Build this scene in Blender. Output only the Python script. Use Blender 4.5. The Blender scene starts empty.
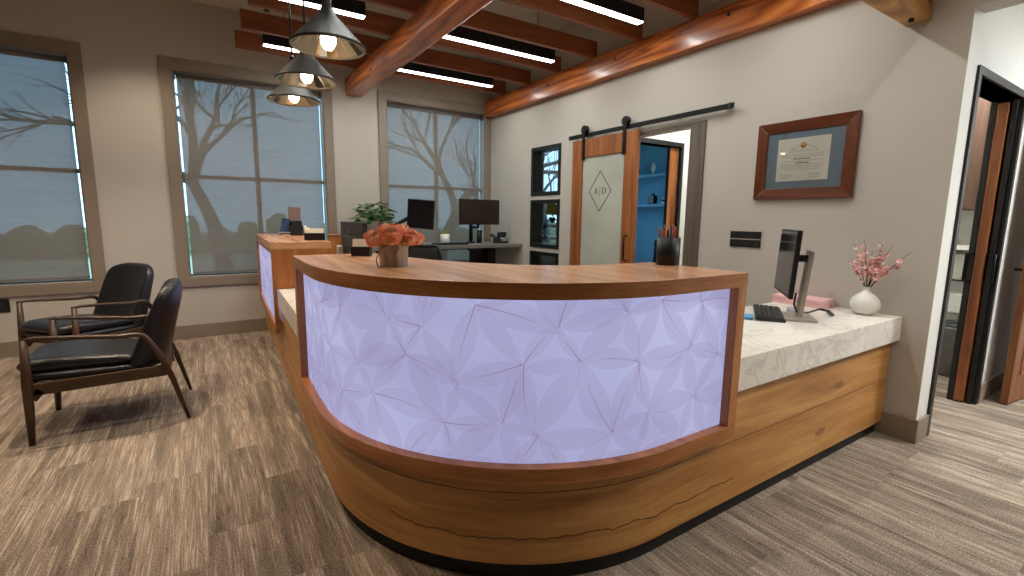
import bpy, bmesh, math, random
from mathutils import Vector, Matrix
random.seed(7)
PI = math.pi
C = bpy.context.scene.collection
S = bpy.context.scene

# ------------------------------------------------------------------ camera
cam_d = bpy.data.cameras.new('camera'); cam = bpy.data.objects.new('camera', cam_d); C.objects.link(cam)
YAW, PIT, ROL, FPX = math.radians(32.9246), math.radians(-8.4043), math.radians(0.6776), 475.09
fw = Vector((math.sin(YAW)*math.cos(PIT), math.cos(YAW)*math.cos(PIT), math.sin(PIT)))
r0 = Vector((math.cos(YAW), -math.sin(YAW), 0)); u0 = r0.cross(fw)
rr = r0*math.cos(ROL) + u0*math.sin(ROL); uu = -r0*math.sin(ROL) + u0*math.cos(ROL)
M = Matrix((rr, uu, -fw)).transposed().to_4x4(); M.translation = Vector((0, 0, 1.33))
cam.matrix_world = M
cam_d.sensor_fit = 'HORIZONTAL'; cam_d.sensor_width = 36; cam_d.lens = FPX/1024*36; cam_d.clip_start = .05; cam_d.clip_end = 200
S.camera = cam
# ------------------------------------------------------------------ view + world
S.view_settings.view_transform = 'Standard'; S.view_settings.look = 'None'; S.view_settings.gamma = 1
S.view_settings.use_curve_mapping = False
S.view_settings.exposure = 0.0
W = bpy.data.worlds.new('sky'); S.world = W; W.use_nodes = True
wb = W.node_tree.nodes['Background']; wb.inputs[0].default_value = (.40, .72, 1, 1); wb.inputs[1].default_value = 4.0

def area(name, loc, sx, sy, energy, col, rot=(0, 0, 0), parent=None, spread=PI):
    d = bpy.data.lights.new(name, 'AREA'); d.shape = 'RECTANGLE'; d.size = sx; d.size_y = sy; d.energy = energy; d.color = col; d.spread = spread
    o = bpy.data.objects.new(name, d); C.objects.link(o); o.location = loc; o.rotation_euler = rot
    return o
def spot(name, loc, energy, col, angle=80, blend=.6, rad=.04, tgt=None):
    d = bpy.data.lights.new(name, 'SPOT'); d.energy = energy; d.color = col; d.spot_size = math.radians(angle); d.spot_blend = blend; d.shadow_soft_size = rad
    o = bpy.data.objects.new(name, d); C.objects.link(o); o.location = loc
    if tgt: o.rotation_euler = (Vector(tgt)-Vector(loc)).to_track_quat('-Z', 'Y').to_euler()
    return o
def point(name, loc, energy, col, rad=.03):
    d = bpy.data.lights.new(name, 'POINT'); d.energy = energy; d.color = col; d.shadow_soft_size = rad
    o = bpy.data.objects.new(name, d); C.objects.link(o); o.location = loc
    return o
WARM = (1, .74, .47); NEUT = (.97, 1, .95); COOL = (.92, .97, 1)
LINEAR_W, PEND_W, DOWN_W, HALL_W = 12.5, 24, 42, 95
CEIL = 3.45
# unseen ceiling downlights, partly added fill (their fixtures are built further down): x, y, watt factor
DOWN = [(-.50, 4.05, 1.2), (-1.15, 2.6, .65), (-2.5, 2.4, .4), (-2.3, 5.0, .5), (-.35, 5.25, .42), (-2.2, -.4, .15), (2.85, -.75, .9), (2.75, .5, .28)]  # some read off shadow and floor light, others added unseen as fill

# ------------------------------------------------------------------ materials
def srgb(r, g, b):
    f = lambda c: c/12.92 if c <= .04045 else ((c+.055)/1.055)**2.4
    return (f(r/255), f(g/255), f(b/255), 1)
class NT:
    def __init__(s, name):
        s.m = bpy.data.materials.new(name); s.m.use_nodes = True; s.t = s.m.node_tree; s.n = s.t.nodes; s.b = s.n['Principled BSDF']; s.out = s.n['Material Output']
    def new(s, typ, **k):
        x = s.n.new(typ)
        for a, v in k.items(): setattr(x, a, v)
        return x
    def link(s, a, b): s.t.links.new(a, b)
    def math(s, op, a, b=None, c=None):
        x = s.new('ShaderNodeMath', operation=op)
        for i, v in enumerate((a, b, c)):
            if v is None: continue
            if isinstance(v, (int, float)): x.inputs[i].default_value = v
            else: s.link(v, x.inputs[i])
        return x.outputs[0]
    def mix(s, fac, a, b, blend='MIX'):
        x = s.new('ShaderNodeMix', data_type='RGBA', blend_type=blend)
        for i, v in ((0, fac), (6, a), (7, b)):
            if isinstance(v, (int, float)): x.inputs[i].default_value = v
            elif isinstance(v, tuple): x.inputs[i].default_value = v
            else: s.link(v, x.inputs[i])
        return x.outputs[2]
    def noise(s, vec, scale=5, detail=2, rough=.5, dist=0, dims='3D'):
        x = s.new('ShaderNodeTexNoise', noise_dimensions=dims); x.inputs['Scale'].default_value = scale; x.inputs['Detail'].default_value = detail
        x.inputs['Roughness'].default_value = rough; x.inputs['Distortion'].default_value = dist
        if vec is not None: s.link(vec, x.inputs['Vector'])
        return x.outputs[0]
    def ramp(s, fac, stops, interp='LINEAR'):
        x = s.new('ShaderNodeValToRGB'); x.color_ramp.interpolation = interp
        e = x.color_ramp.elements
        while len(e) < len(stops): e.new(.5)
        for i, (p, c) in enumerate(stops): e[i].position = p; e[i].color = c
        s.link(fac, x.inputs[0]); return x.outputs[0]
    def mapv(s, vec, scale=(1, 1, 1), loc=(0, 0, 0), rot=(0, 0, 0)):
        x = s.new('ShaderNodeMapping'); x.inputs['Scale'].default_value = scale; x.inputs['Location'].default_value = loc; x.inputs['Rotation'].default_value = rot
        s.link(vec, x.inputs['Vector']); return x.outputs[0]
    def bump(s, h, strength=.2, dist=.01):
        x = s.new('ShaderNodeBump'); x.inputs['Strength'].default_value = strength; x.inputs['Distance'].default_value = dist
        s.link(h, x.inputs['Height']); s.link(x.outputs[0], s.b.inputs['Normal'])
    def coord(s, which='Object'):
        return s.new('ShaderNodeTexCoord').outputs[which]
    def geo(s): return s.new('ShaderNodeNewGeometry').outputs['Position']
def plain(name, col, rough=.5, metal=0, spec=.5, var=.06, vscale=14, bump=0, bscale=200, coat=0):
    t = NT(name); co = t.coord()
    n = t.noise(co, vscale, 3)
    dk = tuple(c*(1-var) for c in col[:3])+(1,); lt = tuple(min(1, c*(1+var)) for c in col[:3])+(1,)
    t.link(t.ramp(n, [(.3, dk), (.7, lt)]), t.b.inputs['Base Color'])
    t.b.inputs['Roughness'].default_value = rough; t.b.inputs['Metallic'].default_value = metal; t.b.inputs['Specular IOR Level'].default_value = spec
    t.b.inputs['Coat Weight'].default_value = coat
    if bump: t.bump(t.noise(co, bscale, 2), bump, .004)
    return t.m
def wood(name, dark, mid, light, su=1.3, sv=16, rough=.35, fine=.35, fig=0, spec=.5, coat=0, contrast=(.32, .5, .68)):
    t = NT(name); uv = t.coord('UV'); oi = t.new('ShaderNodeObjectInfo').outputs['Random']
    off = t.new('ShaderNodeCombineXYZ'); t.link(t.math('MULTIPLY', oi, 37.0), off.inputs[0]); t.link(t.math('MULTIPLY', oi, 11.0), off.inputs[1])
    add = t.new('ShaderNodeVectorMath', operation='ADD'); t.link(uv, add.inputs[0]); t.link(off.outputs[0], add.inputs[1]); v = add.outputs[0]
    a = t.noise(t.mapv(v, (su, sv, 1)), 1, 6, .6, .6)
    f = t.noise(t.mapv(v, (su*6, sv*14, 1)), 1, 3, .6)
    s = t.math('ADD', t.math('MULTIPLY', a, 1-fine), t.math('MULTIPLY', f, fine))
    if fig:
        w = t.noise(t.mapv(v, (su*.45, sv*.28, 1)), 1, 2, .5, .3)
        rings = t.math('PINGPONG', t.math('MULTIPLY', w, 22.0), 1.0)
        s = t.math('ADD', t.math('MULTIPLY', s, 1-fig), t.math('MULTIPLY', rings, fig))
    t.link(t.ramp(s, [(contrast[0], dark), (contrast[1], mid), (contrast[2], light)]), t.b.inputs['Base Color'])
    t.b.inputs['Roughness'].default_value = rough; t.b.inputs['Specular IOR Level'].default_value = spec; t.b.inputs['Coat Weight'].default_value = coat; t.b.inputs['Coat Roughness'].default_value = .15
    t.bump(s, .08, .004)
    return t.m
def emis(name, col, strength):
    t = NT(name); t.b.inputs['Base Color'].default_value = col; t.b.inputs['Emission Color'].default_value = col; t.b.inputs['Emission Strength'].default_value = strength
    return t.m
def glass_mat(name, col=(.975, .985, .99, 1), mixf=.12, rough=.02):
    t = NT(name); tr = t.new('ShaderNodeBsdfTransparent'); tr.inputs[0].default_value = col
    gl = t.new('ShaderNodeBsdfGlossy'); gl.inputs['Roughness'].default_value = rough
    fr = t.new('ShaderNodeFresnel'); mx = t.new('ShaderNodeMixShader')
    t.link(t.math('ADD', t.math('MULTIPLY', fr.outputs[0], .6), mixf*.1), mx.inputs[0]); t.link(tr.outputs[0], mx.inputs[1]); t.link(gl.outputs[0], mx.inputs[2]); t.link(mx.outputs[0], t.out.inputs[0])
    return t.m

def mat_wall(name, col):
    t = NT(name); p = t.geo()
    n = t.noise(p, 1.2, 2); f = t.noise(p, 260, 2)
    d = tuple(c*.975 for c in col[:3])+(1,); l = tuple(min(1, c*1.02) for c in col[:3])+(1,)
    t.link(t.ramp(n, [(.35, d), (.65, l)]), t.b.inputs['Base Color']); t.b.inputs['Roughness'].default_value = .75; t.b.inputs['Specular IOR Level'].default_value = .25
    t.bump(f, .12, .002); return t.m
WALL = mat_wall('greige wall paint', srgb(192, 186, 177))
WHITE = mat_wall('white wall paint', srgb(226, 226, 220))
DAYBLUEW = mat_wall('wall paint tinted daylight blue', srgb(128, 190, 226))  # the blue cast of daylight is put into this office colour
CEILM = mat_wall('beige ceiling paint', srgb(200, 190, 174))
TRIM = plain('taupe trim paint', srgb(139, 125, 111), .5, var=.03)

def mat_carpet():
    t = NT('striped plank carpet'); p = t.geo(); sx = t.new('ShaderNodeSeparateXYZ'); t.link(p, sx.inputs[0]); X, Y = sx.outputs[0], sx.outputs[1]
    ci = t.math('FLOOR', t.math('DIVIDE', t.math('ADD', X, 40.07), .25))
    wn = t.new('ShaderNodeTexWhiteNoise', noise_dimensions='1D'); t.link(ci, wn.inputs['W'])
    yo = t.math('ADD', t.math('DIVIDE', Y, .8), t.math('MULTIPLY', wn.outputs[0], 3.0)); ri = t.math('FLOOR', yo)
    cv = t.new('ShaderNodeCombineXYZ'); t.link(ci, cv.inputs[0]); t.link(ri, cv.inputs[1])
    wn2 = t.new('ShaderNodeTexWhiteNoise', noise_dimensions='2D'); t.link(cv.outputs[0], wn2.inputs['Vector'])
    rnd = wn2.outputs[0]
    def strip(kx, ky, kz, det, ro):                        # noise drawn out along the plank, its phase differs per plank
        sv = t.new('ShaderNodeCombineXYZ'); t.link(t.math('MULTIPLY', X, kx), sv.inputs[0]); t.link(t.math('MULTIPLY', Y, ky), sv.inputs[1]); t.link(t.math('MULTIPLY', rnd, kz), sv.inputs[2])
        return t.noise(sv.outputs[0], 1, det, ro)
    st, st2, st3 = strip(175.0, 3.6, 60.0, 2, .6), strip(19.0, 1.5, 33.0, 2, .5), strip(84.0, 10.0, 21.0, 3, .7)
    fib = t.noise(t.mapv(p, (170, 120, 1)), 1, 2, .85)
    lines = t.math('MULTIPLY', t.ramp(st, [(.50, (0, 0, 0, 1)), (.60, (1, 1, 1, 1))]), t.ramp(st2, [(.36, (0, 0, 0, 1)), (.56, (1, 1, 1, 1))]))
    dark = t.ramp(st3, [(.32, (1, 1, 1, 1)), (.46, (0, 0, 0, 1))])
    tone = t.math('ADD', .35, t.math('MULTIPLY', rnd, .14))
    tone = t.math('ADD', tone, t.math('MULTIPLY', lines, .24)); tone = t.math('SUBTRACT', tone, t.math('MULTIPLY', dark, .14))
    tone = t.math('ADD', tone, t.math('MULTIPLY', t.math('SUBTRACT', st2, .5), .42))
    tone = t.math('ADD', tone, t.math('MULTIPLY', t.math('SUBTRACT', fib, .5), 1.0))
    col = t.ramp(tone, [(.1, srgb(74, 64, 56)), (.32, srgb(116, 103, 91)), (.48, srgb(146, 131, 117)), (.66, srgb(182, 167, 151)), (.85, srgb(212, 200, 184))])
    hv = t.new('ShaderNodeTexWhiteNoise', noise_dimensions='3D'); t.link(cv.outputs[0], hv.inputs['Vector'])
    hs = t.math('MULTIPLY', t.math('GREATER_THAN', st2, .52), t.math('MULTIPLY', rnd, .2))
    col = t.mix(hs, col, srgb(146, 112, 84))
    t.link(col, t.b.inputs['Base Color']); t.b.inputs['Roughness'].default_value = .95; t.b.inputs['Specular IOR Level'].default_value = .1
    t.bump(t.math('ADD', fib, t.math('MULTIPLY', st, .6)), .5, .004); return t.m
CARPET = mat_carpet()

WALNUT = wood('oiled walnut', srgb(118, 70, 32), srgb(172, 108, 54), srgb(206, 142, 82), 1.2, 15, .34)
WALNUTTOP = wood('walnut top', srgb(146, 98, 68), srgb(196, 142, 102), srgb(226, 180, 142), .9, 14, .25)
WALNUTV = wood('walnut panel', srgb(112, 62, 28), srgb(164, 98, 48), srgb(196, 130, 74), .8, 13, .35)
FIR = wood('stained fir', srgb(118, 54, 20), srgb(172, 90, 38), srgb(204, 122, 60), .9, 12, .32, fig=.30, coat=.22)
JOIST = wood('stained fir joist', srgb(104, 54, 26), srgb(138, 76, 40), srgb(160, 94, 54), .8, 16, .45, fig=.12)
PALEFIR = wood('pale fir', srgb(150, 100, 50), srgb(188, 138, 78), srgb(214, 170, 106), .9, 10, .45, fig=.3)
DOORWOOD = wood('door walnut', srgb(96, 52, 24), srgb(150, 88, 46), srgb(182, 116, 64), .9, 14, .35)
GREYWOOD = wood('grey brown panel', srgb(70, 60, 52), srgb(96, 84, 74), srgb(116, 104, 92), .7, 22, .5)
DARKWOOD = wood('dark cabinet veneer', srgb(62, 42, 32), srgb(86, 60, 46), srgb(106, 78, 60), .7, 26, .45)
CHAIRWOOD = wood('chair walnut', srgb(36, 23, 13), srgb(66, 43, 25), srgb(92, 62, 38), 2, 26, .35)
FRAMEWOOD = wood('mahogany frame', srgb(58, 27, 12), srgb(94, 46, 22), srgb(120, 64, 32), 2, 30, .28)

def mat_oak():
    t = NT('rustic oak'); uv = t.coord('UV')
    sx = t.new('ShaderNodeSeparateXYZ'); t.link(uv, sx.inputs[0]); U, V = sx.outputs[0], sx.outputs[1]
    # knots bend the grain
    vo = t.new('ShaderNodeTexVoronoi', feature='F1'); vo.inputs['Scale'].default_value = 1; t.link(t.mapv(uv, (1.7, 4.6, 1)), vo.inputs['Vector'])
    kd = vo.outputs['Distance']
    warp = t.math('MULTIPLY', t.math('SUBTRACT', 1.0, t.math('SMOOTH_MIN', kd, .5, .2)), .05)
    v2 = t.new('ShaderNodeCombineXYZ'); t.link(U, v2.inputs[0]); t.link(t.math('ADD', V, warp), v2.inputs[1]); t.link(t.math('FLOOR', t.math('DIVIDE', V, .365)), v2.inputs[2])
    a = t.noise(t.mapv(v2.outputs[0], (1.3, 17, 3)), 1, 5, .6, .5); f = t.noise(t.mapv(v2.outputs[0], (9, 210, 1)), 1, 3, .6)
    big = t.noise(t.mapv(v2.outputs[0], (.8, 3.5, 9)), 1, 2)
    s = t.math('ADD', t.math('MULTIPLY', a, .45), t.math('ADD', t.math('MULTIPLY', f, .25), t.math('MULTIPLY', big, .3)))
    col = t.ramp(s, [(.3, srgb(124, 78, 34)), (.48, srgb(180, 126, 66)), (.68, srgb(214, 166, 102))])
    knot = t.math('LESS_THAN', t.math('ADD', kd, t.math('MULTIPLY', t.math('SUBTRACT', f, .5), .12)), .10)
    col = t.mix(t.math('MULTIPLY', knot, .5), col, srgb(80, 48, 26))
    # plank seam and one long drying crack that wanders
    wob = t.noise(t.mapv(uv, (2.6, 0, 0)), 1, 4, .6); wfin = t.noise(t.mapv(uv, (16, 0, 0)), 1, 2)
    sw = t.math('ADD', t.math('MULTIPLY', t.math('SUBTRACT', wob, .5), .018), t.math('MULTIPLY', t.math('SUBTRACT', wfin, .5), .006))
    seam = t.math('LESS_THAN', t.math('ABSOLUTE', t.math('SUBTRACT', V, t.math('ADD', .365, sw))), t.math('MULTIPLY', wob, .0045))
    cr = t.math('ABSOLUTE', t.math('SUBTRACT', V, t.math('ADD', .185, t.math('ADD', t.math('MULTIPLY', t.math('SUBTRACT', wob, .5), .11), t.math('MULTIPLY', t.math('SUBTRACT', wfin, .5), .016)))))
    gap = t.math('MULTIPLY', t.math('GREATER_THAN', U, 4.35), t.math('LESS_THAN', U, 5.95))
    crack = t.math('MULTIPLY', t.math('LESS_THAN', cr, t.math('MULTIPLY', wfin, .006)), gap)
    col = t.mix(t.math('MULTIPLY', t.math('MAXIMUM', seam, crack), .8), col, srgb(38, 22, 12))
    t.link(col, t.b.inputs['Base Color']); t.b.inputs['Roughness'].default_value = .42; t.bump(s, .1, .004); return t.m
OAK = mat_oak()

def mat_marble():
    t = NT('veined white quartz'); p = t.geo()
    n1 = t.noise(p, 2.2, 5, .6, 1.2); v1 = t.math('ABSOLUTE', t.math('SUBTRACT', n1, .5))
    n2 = t.noise(t.mapv(p, (1, 1, 1), (3, 7, 1), (.3, .5, .8)), 3.2, 6, .65, 1.6); v2 = t.math('ABSOLUTE', t.math('SUBTRACT', n2, .5))
    base = t.ramp(t.noise(p, 3, 3), [(.3, srgb(224, 218, 208)), (.7, srgb(238, 234, 226))])
    c = t.mix(t.ramp(v1, [(0, (.32, .32, .32, 1)), (.03, (0, 0, 0, 1))]), base, srgb(146, 136, 124))
    c = t.mix(t.ramp(v2, [(0, (.3, .3, .3, 1)), (.008, (0, 0, 0, 1))]), c, srgb(128, 118, 106))
    t.link(c, t.b.inputs['Base Color']); t.b.inputs['Roughness'].default_value = .3; return t.m
MARBLE = mat_marble()

def mat_blind():
    t = NT('screen weave'); p = t.geo()
    n = t.noise(t.mapv(p, (330, 330, 330)), 1, 1); w = t.noise(t.mapv(p, (3, 3, 240)), 1, 2)
    col = t.ramp(t.math('ADD', t.math('MULTIPLY', n, .5), t.math('MULTIPLY', w, .5)), [(.3, srgb(136, 128, 118)), (.7, srgb(160, 152, 142))])
    df = t.new('ShaderNodeBsdfDiffuse'); tl = t.new('ShaderNodeBsdfTranslucent'); tr = t.new('ShaderNodeBsdfTransparent')
    t.link(col, df.inputs[0]); t.link(col, tl.inputs[0]); tr.inputs[0].default_value = (1, 1, 1, 1)
    m1 = t.new('ShaderNodeMixShader'); m1.inputs[0].default_value = .22; t.link(df.outputs[0], m1.inputs[1]); t.link(tl.outputs[0], m1.inputs[2])
    m2 = t.new('ShaderNodeMixShader'); t.link(t.ramp(n, [(.3, (.16, .16, .16, 1)), (.7, (.29, .29, .29, 1))]), m2.inputs[0]); t.link(m1.outputs[0], m2.inputs[1]); t.link(tr.outputs[0], m2.inputs[2])
    t.link(m2.outputs[0], t.out.inputs[0]); return t.m
BLIND = mat_blind()
BLACK = plain('matte black', srgb(18, 18, 19), .45, var=.1)
BLACKM = plain('black metal', srgb(22, 22, 23), .35, .6, var=.1)
FRAMEBLK = plain('black window frame', srgb(16, 15, 15), .4, var=.1)
TOE = plain('toe kick black', srgb(10, 9, 9), .6)
LEATHER = plain('black leather', srgb(25, 26, 30), .33, var=.18, vscale=9, bump=.35, bscale=160, spec=.55)
DARKGREY = plain('dark grey plastic', srgb(44, 44, 46), .5)
SILVER = plain('brushed silver', srgb(186, 178, 168), .38, .55)
GREYTOP = plain('grey laminate', srgb(120, 118, 112), .4, var=.08, vscale=40)
SCREEN = plain('black screen', srgb(14, 15, 18), .12, var=.02, spec=.6)
MESHBLK = plain('black mesh fabric', srgb(30, 30, 33), .8, var=.3, vscale=300)
PENDBLK = plain('aged black metal', srgb(52, 50, 47), .55, .25, var=.12, vscale=30)
MIRROR = plain('mirror facets', srgb(232, 226, 206), .10, 1, var=.03)
WHITECER = plain('white ceramic', srgb(232, 230, 224), .28, var=.02)
PAPER = plain('paper', srgb(236, 230, 216), .8, var=.03)
CARDBLK = plain('black card holder', srgb(20, 20, 21), .35)
PINK = plain('pink box card', srgb(238, 188, 190), .55, var=.03)
BLUEP = plain('blue note paper', srgb(96, 160, 208), .7, var=.03)
CORAL = None
def mat_petal(name, a, b, c):
    t = NT(name); n = t.noise(t.coord(), 26, 4, .6); t.link(t.ramp(n, [(.3, a), (.5, b), (.72, c)]), t.b.inputs['Base Color']); t.b.inputs['Roughness'].default_value = .6
    t.b.inputs['Subsurface Weight'].default_value = 0; return t.m
CORAL = mat_petal('coral rose petals', srgb(214, 100, 66), srgb(244, 156, 118), srgb(255, 212, 182))
BLOSSOM = mat_petal('pink blossom petals', srgb(232, 150, 148), srgb(246, 192, 186), srgb(252, 230, 222))
TWIG = plain('brown twig', srgb(74, 48, 36), .7)
LEAFG = mat_petal('green leaves', srgb(28, 66, 22), srgb(58, 112, 40), srgb(102, 158, 70))
SUCC = mat_petal('succulent leaves', srgb(70, 84, 44), srgb(110, 122, 66), srgb(150, 156, 92))
def mat_zinc():
    t = NT('galvanised ribbed tin'); co = t.coord(); n = t.noise(t.mapv(co, (40, 40, 8)), 1, 4, .6)
    t.link(t.ramp(n, [(.3, srgb(140, 130, 118)), (.55, srgb(186, 178, 166)), (.8, srgb(212, 206, 196))]), t.b.inputs['Base Color']); t.b.inputs['Roughness'].default_value = .6; t.b.inputs['Metallic'].default_value = .25; return t.m
ZINC = mat_zinc()
ROPE = plain('jute twine', srgb(140, 106, 70), .9, var=.25, vscale=90)
GLASS = glass_mat('clear window glass')
def mat_frost():
    t = NT('frosted glass'); n = t.noise(t.coord(), 3, 2)
    t.link(t.ramp(n, [(.3, srgb(172, 174, 162)), (.7, srgb(186, 188, 176))]), t.b.inputs['Base Color']); t.b.inputs['Roughness'].default_value = .22; return t.m
FROST = mat_frost()
LED = emis('led diffuser', (1, .97, .93, 1), 9.0)
BULB = emis('glowing bulb', (1, .80, .52, 1), 14)
DOWNL = emis('downlight lens', (1, .9, .75, 1), 5)
ETCH = plain('grey etched line', srgb(66, 70, 68), .5)
INK = plain('ink', srgb(84, 80, 74), .8); INKL = plain('faint ink', srgb(168, 160, 146), .8)
GOLD = plain('gold seal', srgb(214, 176, 84), .4, .3)
MATBLUE = plain('blue grey mount board', srgb(128, 142, 154), .7, var=.03)
YELLOW = plain('yellow shade fabric', srgb(196, 160, 40), .7)
BARK = plain('bark', srgb(62, 56, 52), .9, var=.2)
GRASS = plain('winter lawn', srgb(150, 158, 132), .95, var=.3, vscale=2)
HEDGE = plain('hedge leaves', srgb(112, 124, 92), .9, var=.5, vscale=9)

# lit leaf panel
def mat_panel():
    t = NT('backlit resin'); t.b.inputs['Base Color'].default_value = srgb(96, 94, 104); t.b.inputs['Roughness'].default_value = .62
    n = t.noise(t.mapv(t.coord('UV'), (1.6, 2.2, 1)), 1, 1)
    t.link(t.ramp(n, [(.35, srgb(168, 168, 212)), (.65, srgb(186, 189, 232))]), t.b.inputs['Emission Color']); t.b.inputs['Emission Strength'].default_value = .86; return t.m
def mat_leafveil():
    t = NT('pressed leaf veil'); uv = t.coord('UV'); tr = t.new('ShaderNodeBsdfTransparent'); em = t.new('ShaderNodeEmission'); em.inputs[0].default_value = srgb(160, 142, 182); em.inputs[1].default_value = .76
    w = t.new('ShaderNodeTexWave'); w.inputs['Scale'].default_value = 9; w.inputs['Distortion'].default_value = 2; t.link(uv, w.inputs['Vector'])
    mx = t.new('ShaderNodeMixShader'); t.link(t.math('ADD', t.math('MULTIPLY', w.outputs['Fac'], .05), .17), mx.inputs[0])
    t.link(tr.outputs[0], mx.inputs[1]); t.link(em.outputs[0], mx.inputs[2]); t.link(mx.outputs[0], t.out.inputs[0]); return t.m
PANEL = mat_panel(); VEIL = mat_leafveil()
RIB = emis('leaf midrib', srgb(148, 104, 112), .6)

# ------------------------------------------------------------------ mesh helpers
class MB:
    def __init__(s): s.v = []; s.f = []; s.uv = []; s.mi = []; s.sm = []
    def add(s, vs, fs, uvs=None, mi=0, sm=False):
        o = len(s.v); s.v += [tuple(v) for v in vs]
        for i, f in enumerate(fs):
            s.f.append([a+o for a in f]); s.mi.append(mi); s.sm.append(sm)
            s.uv.append(uvs[i] if uvs else [(vs[a][0]+vs[a][2]*.3, vs[a][1]+vs[a][2]) for a in f])
        return s
    def box(s, c, d, R=None, g=None, mi=0):
        hx, hy, hz = d[0]/2, d[1]/2, d[2]/2
        if g is None: g = max(range(3), key=lambda i: d[i])
        P = [Vector((x*hx, y*hy, z*hz)) for x in (-1, 1) for y in (-1, 1) for z in (-1, 1)]
        F = [(0, 1, 3, 2), (4, 6, 7, 5), (0, 4, 5, 1), (2, 3, 7, 6), (0, 2, 6, 4), (1, 5, 7, 3)]; N = [0, 0, 1, 1, 2, 2]
        uvs = []
        for f, n in zip(F, N):
            ax = [a for a in range(3) if a != n]
            if g in ax: a1 = g; a2 = [a for a in ax if a != g][0]
            else: a1, a2 = ax
            uvs.append([(P[i][a1]+c[0]*.37+n*.7, P[i][a2]+c[1]*.53+n*.9+c[2]*.41) for i in f])
        Q = [(R @ p if R else p)+Vector(c) for p in P]
        return s.add(Q, F, uvs, mi)
    def bb(s, a, b, g=None, mi=0):
        return s.box([(x+y)/2 for x, y in zip(a, b)], [abs(y-x) for x, y in zip(a, b)], None, g, mi)
    def tube(s, pts, r, n=10, caps=True, mi=0, sm=True, flat=1.0, up=(0, 0, 1)):
        pts = [Vector(p) for p in pts]; k = len(pts); rs = r if isinstance(r, (list, tuple)) else [r]*k
        rings = []; L = 0; us = []; prev = None
        for i, p in enumerate(pts):
            t = (pts[min(i+1, k-1)]-pts[max(i-1, 0)]).normalized()
            if prev is None:
                U = Vector(up)
                if abs(t.dot(U)) > .95: U = Vector((1, 0, 0))
                a = (U-t*t.dot(U)).normalized()
            else: a = (prev-t*t.dot(prev)).normalized()
            prev = a; b = t.cross(a)
            if i: L += (p-pts[i-1]).length
            us.append(L)
            rings.append([p+(a*math.cos(q)*flat+b*math.sin(q))*rs[i] for q in [2*PI*j/n for j in range(n)]])
        vs = [q for R in rings for q in R]; fs = []; uvs = []
        for i in range(k-1):
            for j in range(n):
                j2 = (j+1) % n; fs.append((i*n+j, i*n+j2, (i+1)*n+j2, (i+1)*n+j))
                c = 2*PI*max(rs)/n; uvs.append([(us[i], j*c), (us[i], (j+1)*c), (us[i+1], (j+1)*c), (us[i+1], j*c)])
        if caps:
            fs.append(tuple(range(n))[::-1]); uvs.append([(0, 0)]*n); fs.append(tuple((k-1)*n+j for j in range(n))); uvs.append([(0, 0)]*n)
        return s.add(vs, fs, uvs, mi, sm)
    def cyl(s, a, b, r0, r1=None, n=16, caps=True, mi=0, sm=True): return s.tube([a, b], [r0, r1 if r1 is not None else r0], n, caps, mi, sm)
    def lathe(s, prof, o=(0, 0, 0), n=32, mi=0, sm=True, rfun=None, caps=True):
        vs = []; k = len(prof)
        for (r, z) in prof:
            for j in range(n):
                a = 2*PI*j/n; q = r*(rfun(a, z) if rfun else 1); vs.append((o[0]+q*math.cos(a), o[1]+q*math.sin(a), o[2]+z))
        fs = []; uvs = []
        for i in range(k-1):
            for j in range(n):
                j2 = (j+1) % n; fs.append((i*n+j, i*n+j2, (i+1)*n+j2, (i+1)*n+j)); uvs.append([(j/n, prof[i][1]), ((j+1)/n, prof[i][1]), ((j+1)/n, prof[i+1][1]), (j/n, prof[i+1][1])])
        if caps and prof[0][0] > 1e-5: fs.append(tuple(range(n))[::-1]); uvs.append([(0, 0)]*n)
        if caps and prof[-1][0] > 1e-5: fs.append(tuple((k-1)*n+j for j in range(n))); uvs.append([(0, 0)]*n)
        return s.add(vs, fs, uvs, mi, sm)
    def prism(s, pl, z0, z1, mi=0, topg=1):
        n = len(pl); vs = [(x, y, z0) for x, y in pl]+[(x, y, z1) for x, y in pl]; fs = []; uvs = []; L = 0
        for i in range(n):
            j = (i+1) % n; l = math.hypot(pl[j][0]-pl[i][0], pl[j][1]-pl[i][1])
            fs.append((i, j, n+j, n+i)); uvs.append([(L, z0), (L+l, z0), (L+l, z1), (L, z1)]); L += l
        tu = [((y, x) if topg == 1 else (x, y)) for x, y in pl]
        fs.append(tuple(range(n))[::-1]); uvs.append(tu[::-1]); fs.append(tuple(range(n, 2*n))); uvs.append(tu)
        return s.add(vs, fs, uvs, mi)
    def band(s, outer, inner, z0, z1, mi=0, topg=1):
        return s.prism(list(outer)+list(inner)[::-1], z0, z1, mi, topg)
    def build(s, name, mats, parent=None, bevel=0, seg=2, loc=None, sub=0):
        me = bpy.data.meshes.new(name); me.from_pydata(s.v, [], s.f)
        ul = me.uv_layers.new(name='UVMap')
        for p, u in zip(me.polygons, s.uv):
            for li, q in zip(p.loop_indices, u): ul.data[li].uv = q
        if not isinstance(mats, (list, tuple)): mats = [mats]
        for m in mats: me.materials.append(m)
        for p, mi, sm in zip(me.polygons, s.mi, s.sm): p.material_index = mi; p.use_smooth = sm
        b = bmesh.new(); b.from_mesh(me); bmesh.ops.recalc_face_normals(b, faces=b.faces); b.to_mesh(me); b.free()
        o = bpy.data.objects.new(name, me); C.objects.link(o)
        if bevel:
            md = o.modifiers.new('bevel', 'BEVEL'); md.width = bevel; md.segments = seg; md.limit_method = 'ANGLE'; md.angle_limit = math.radians(40)
        if sub: md = o.modifiers.new('sub', 'SUBSURF'); md.levels = sub; md.render_levels = sub
        if parent:
            o.parent = parent
            q = parent
            inv = Vector(q.location) if q.rotation_euler.z == 0 else None
            if s.world: o.matrix_parent_inverse = world_of(parent).inverted()
        return o
    world = False
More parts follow.
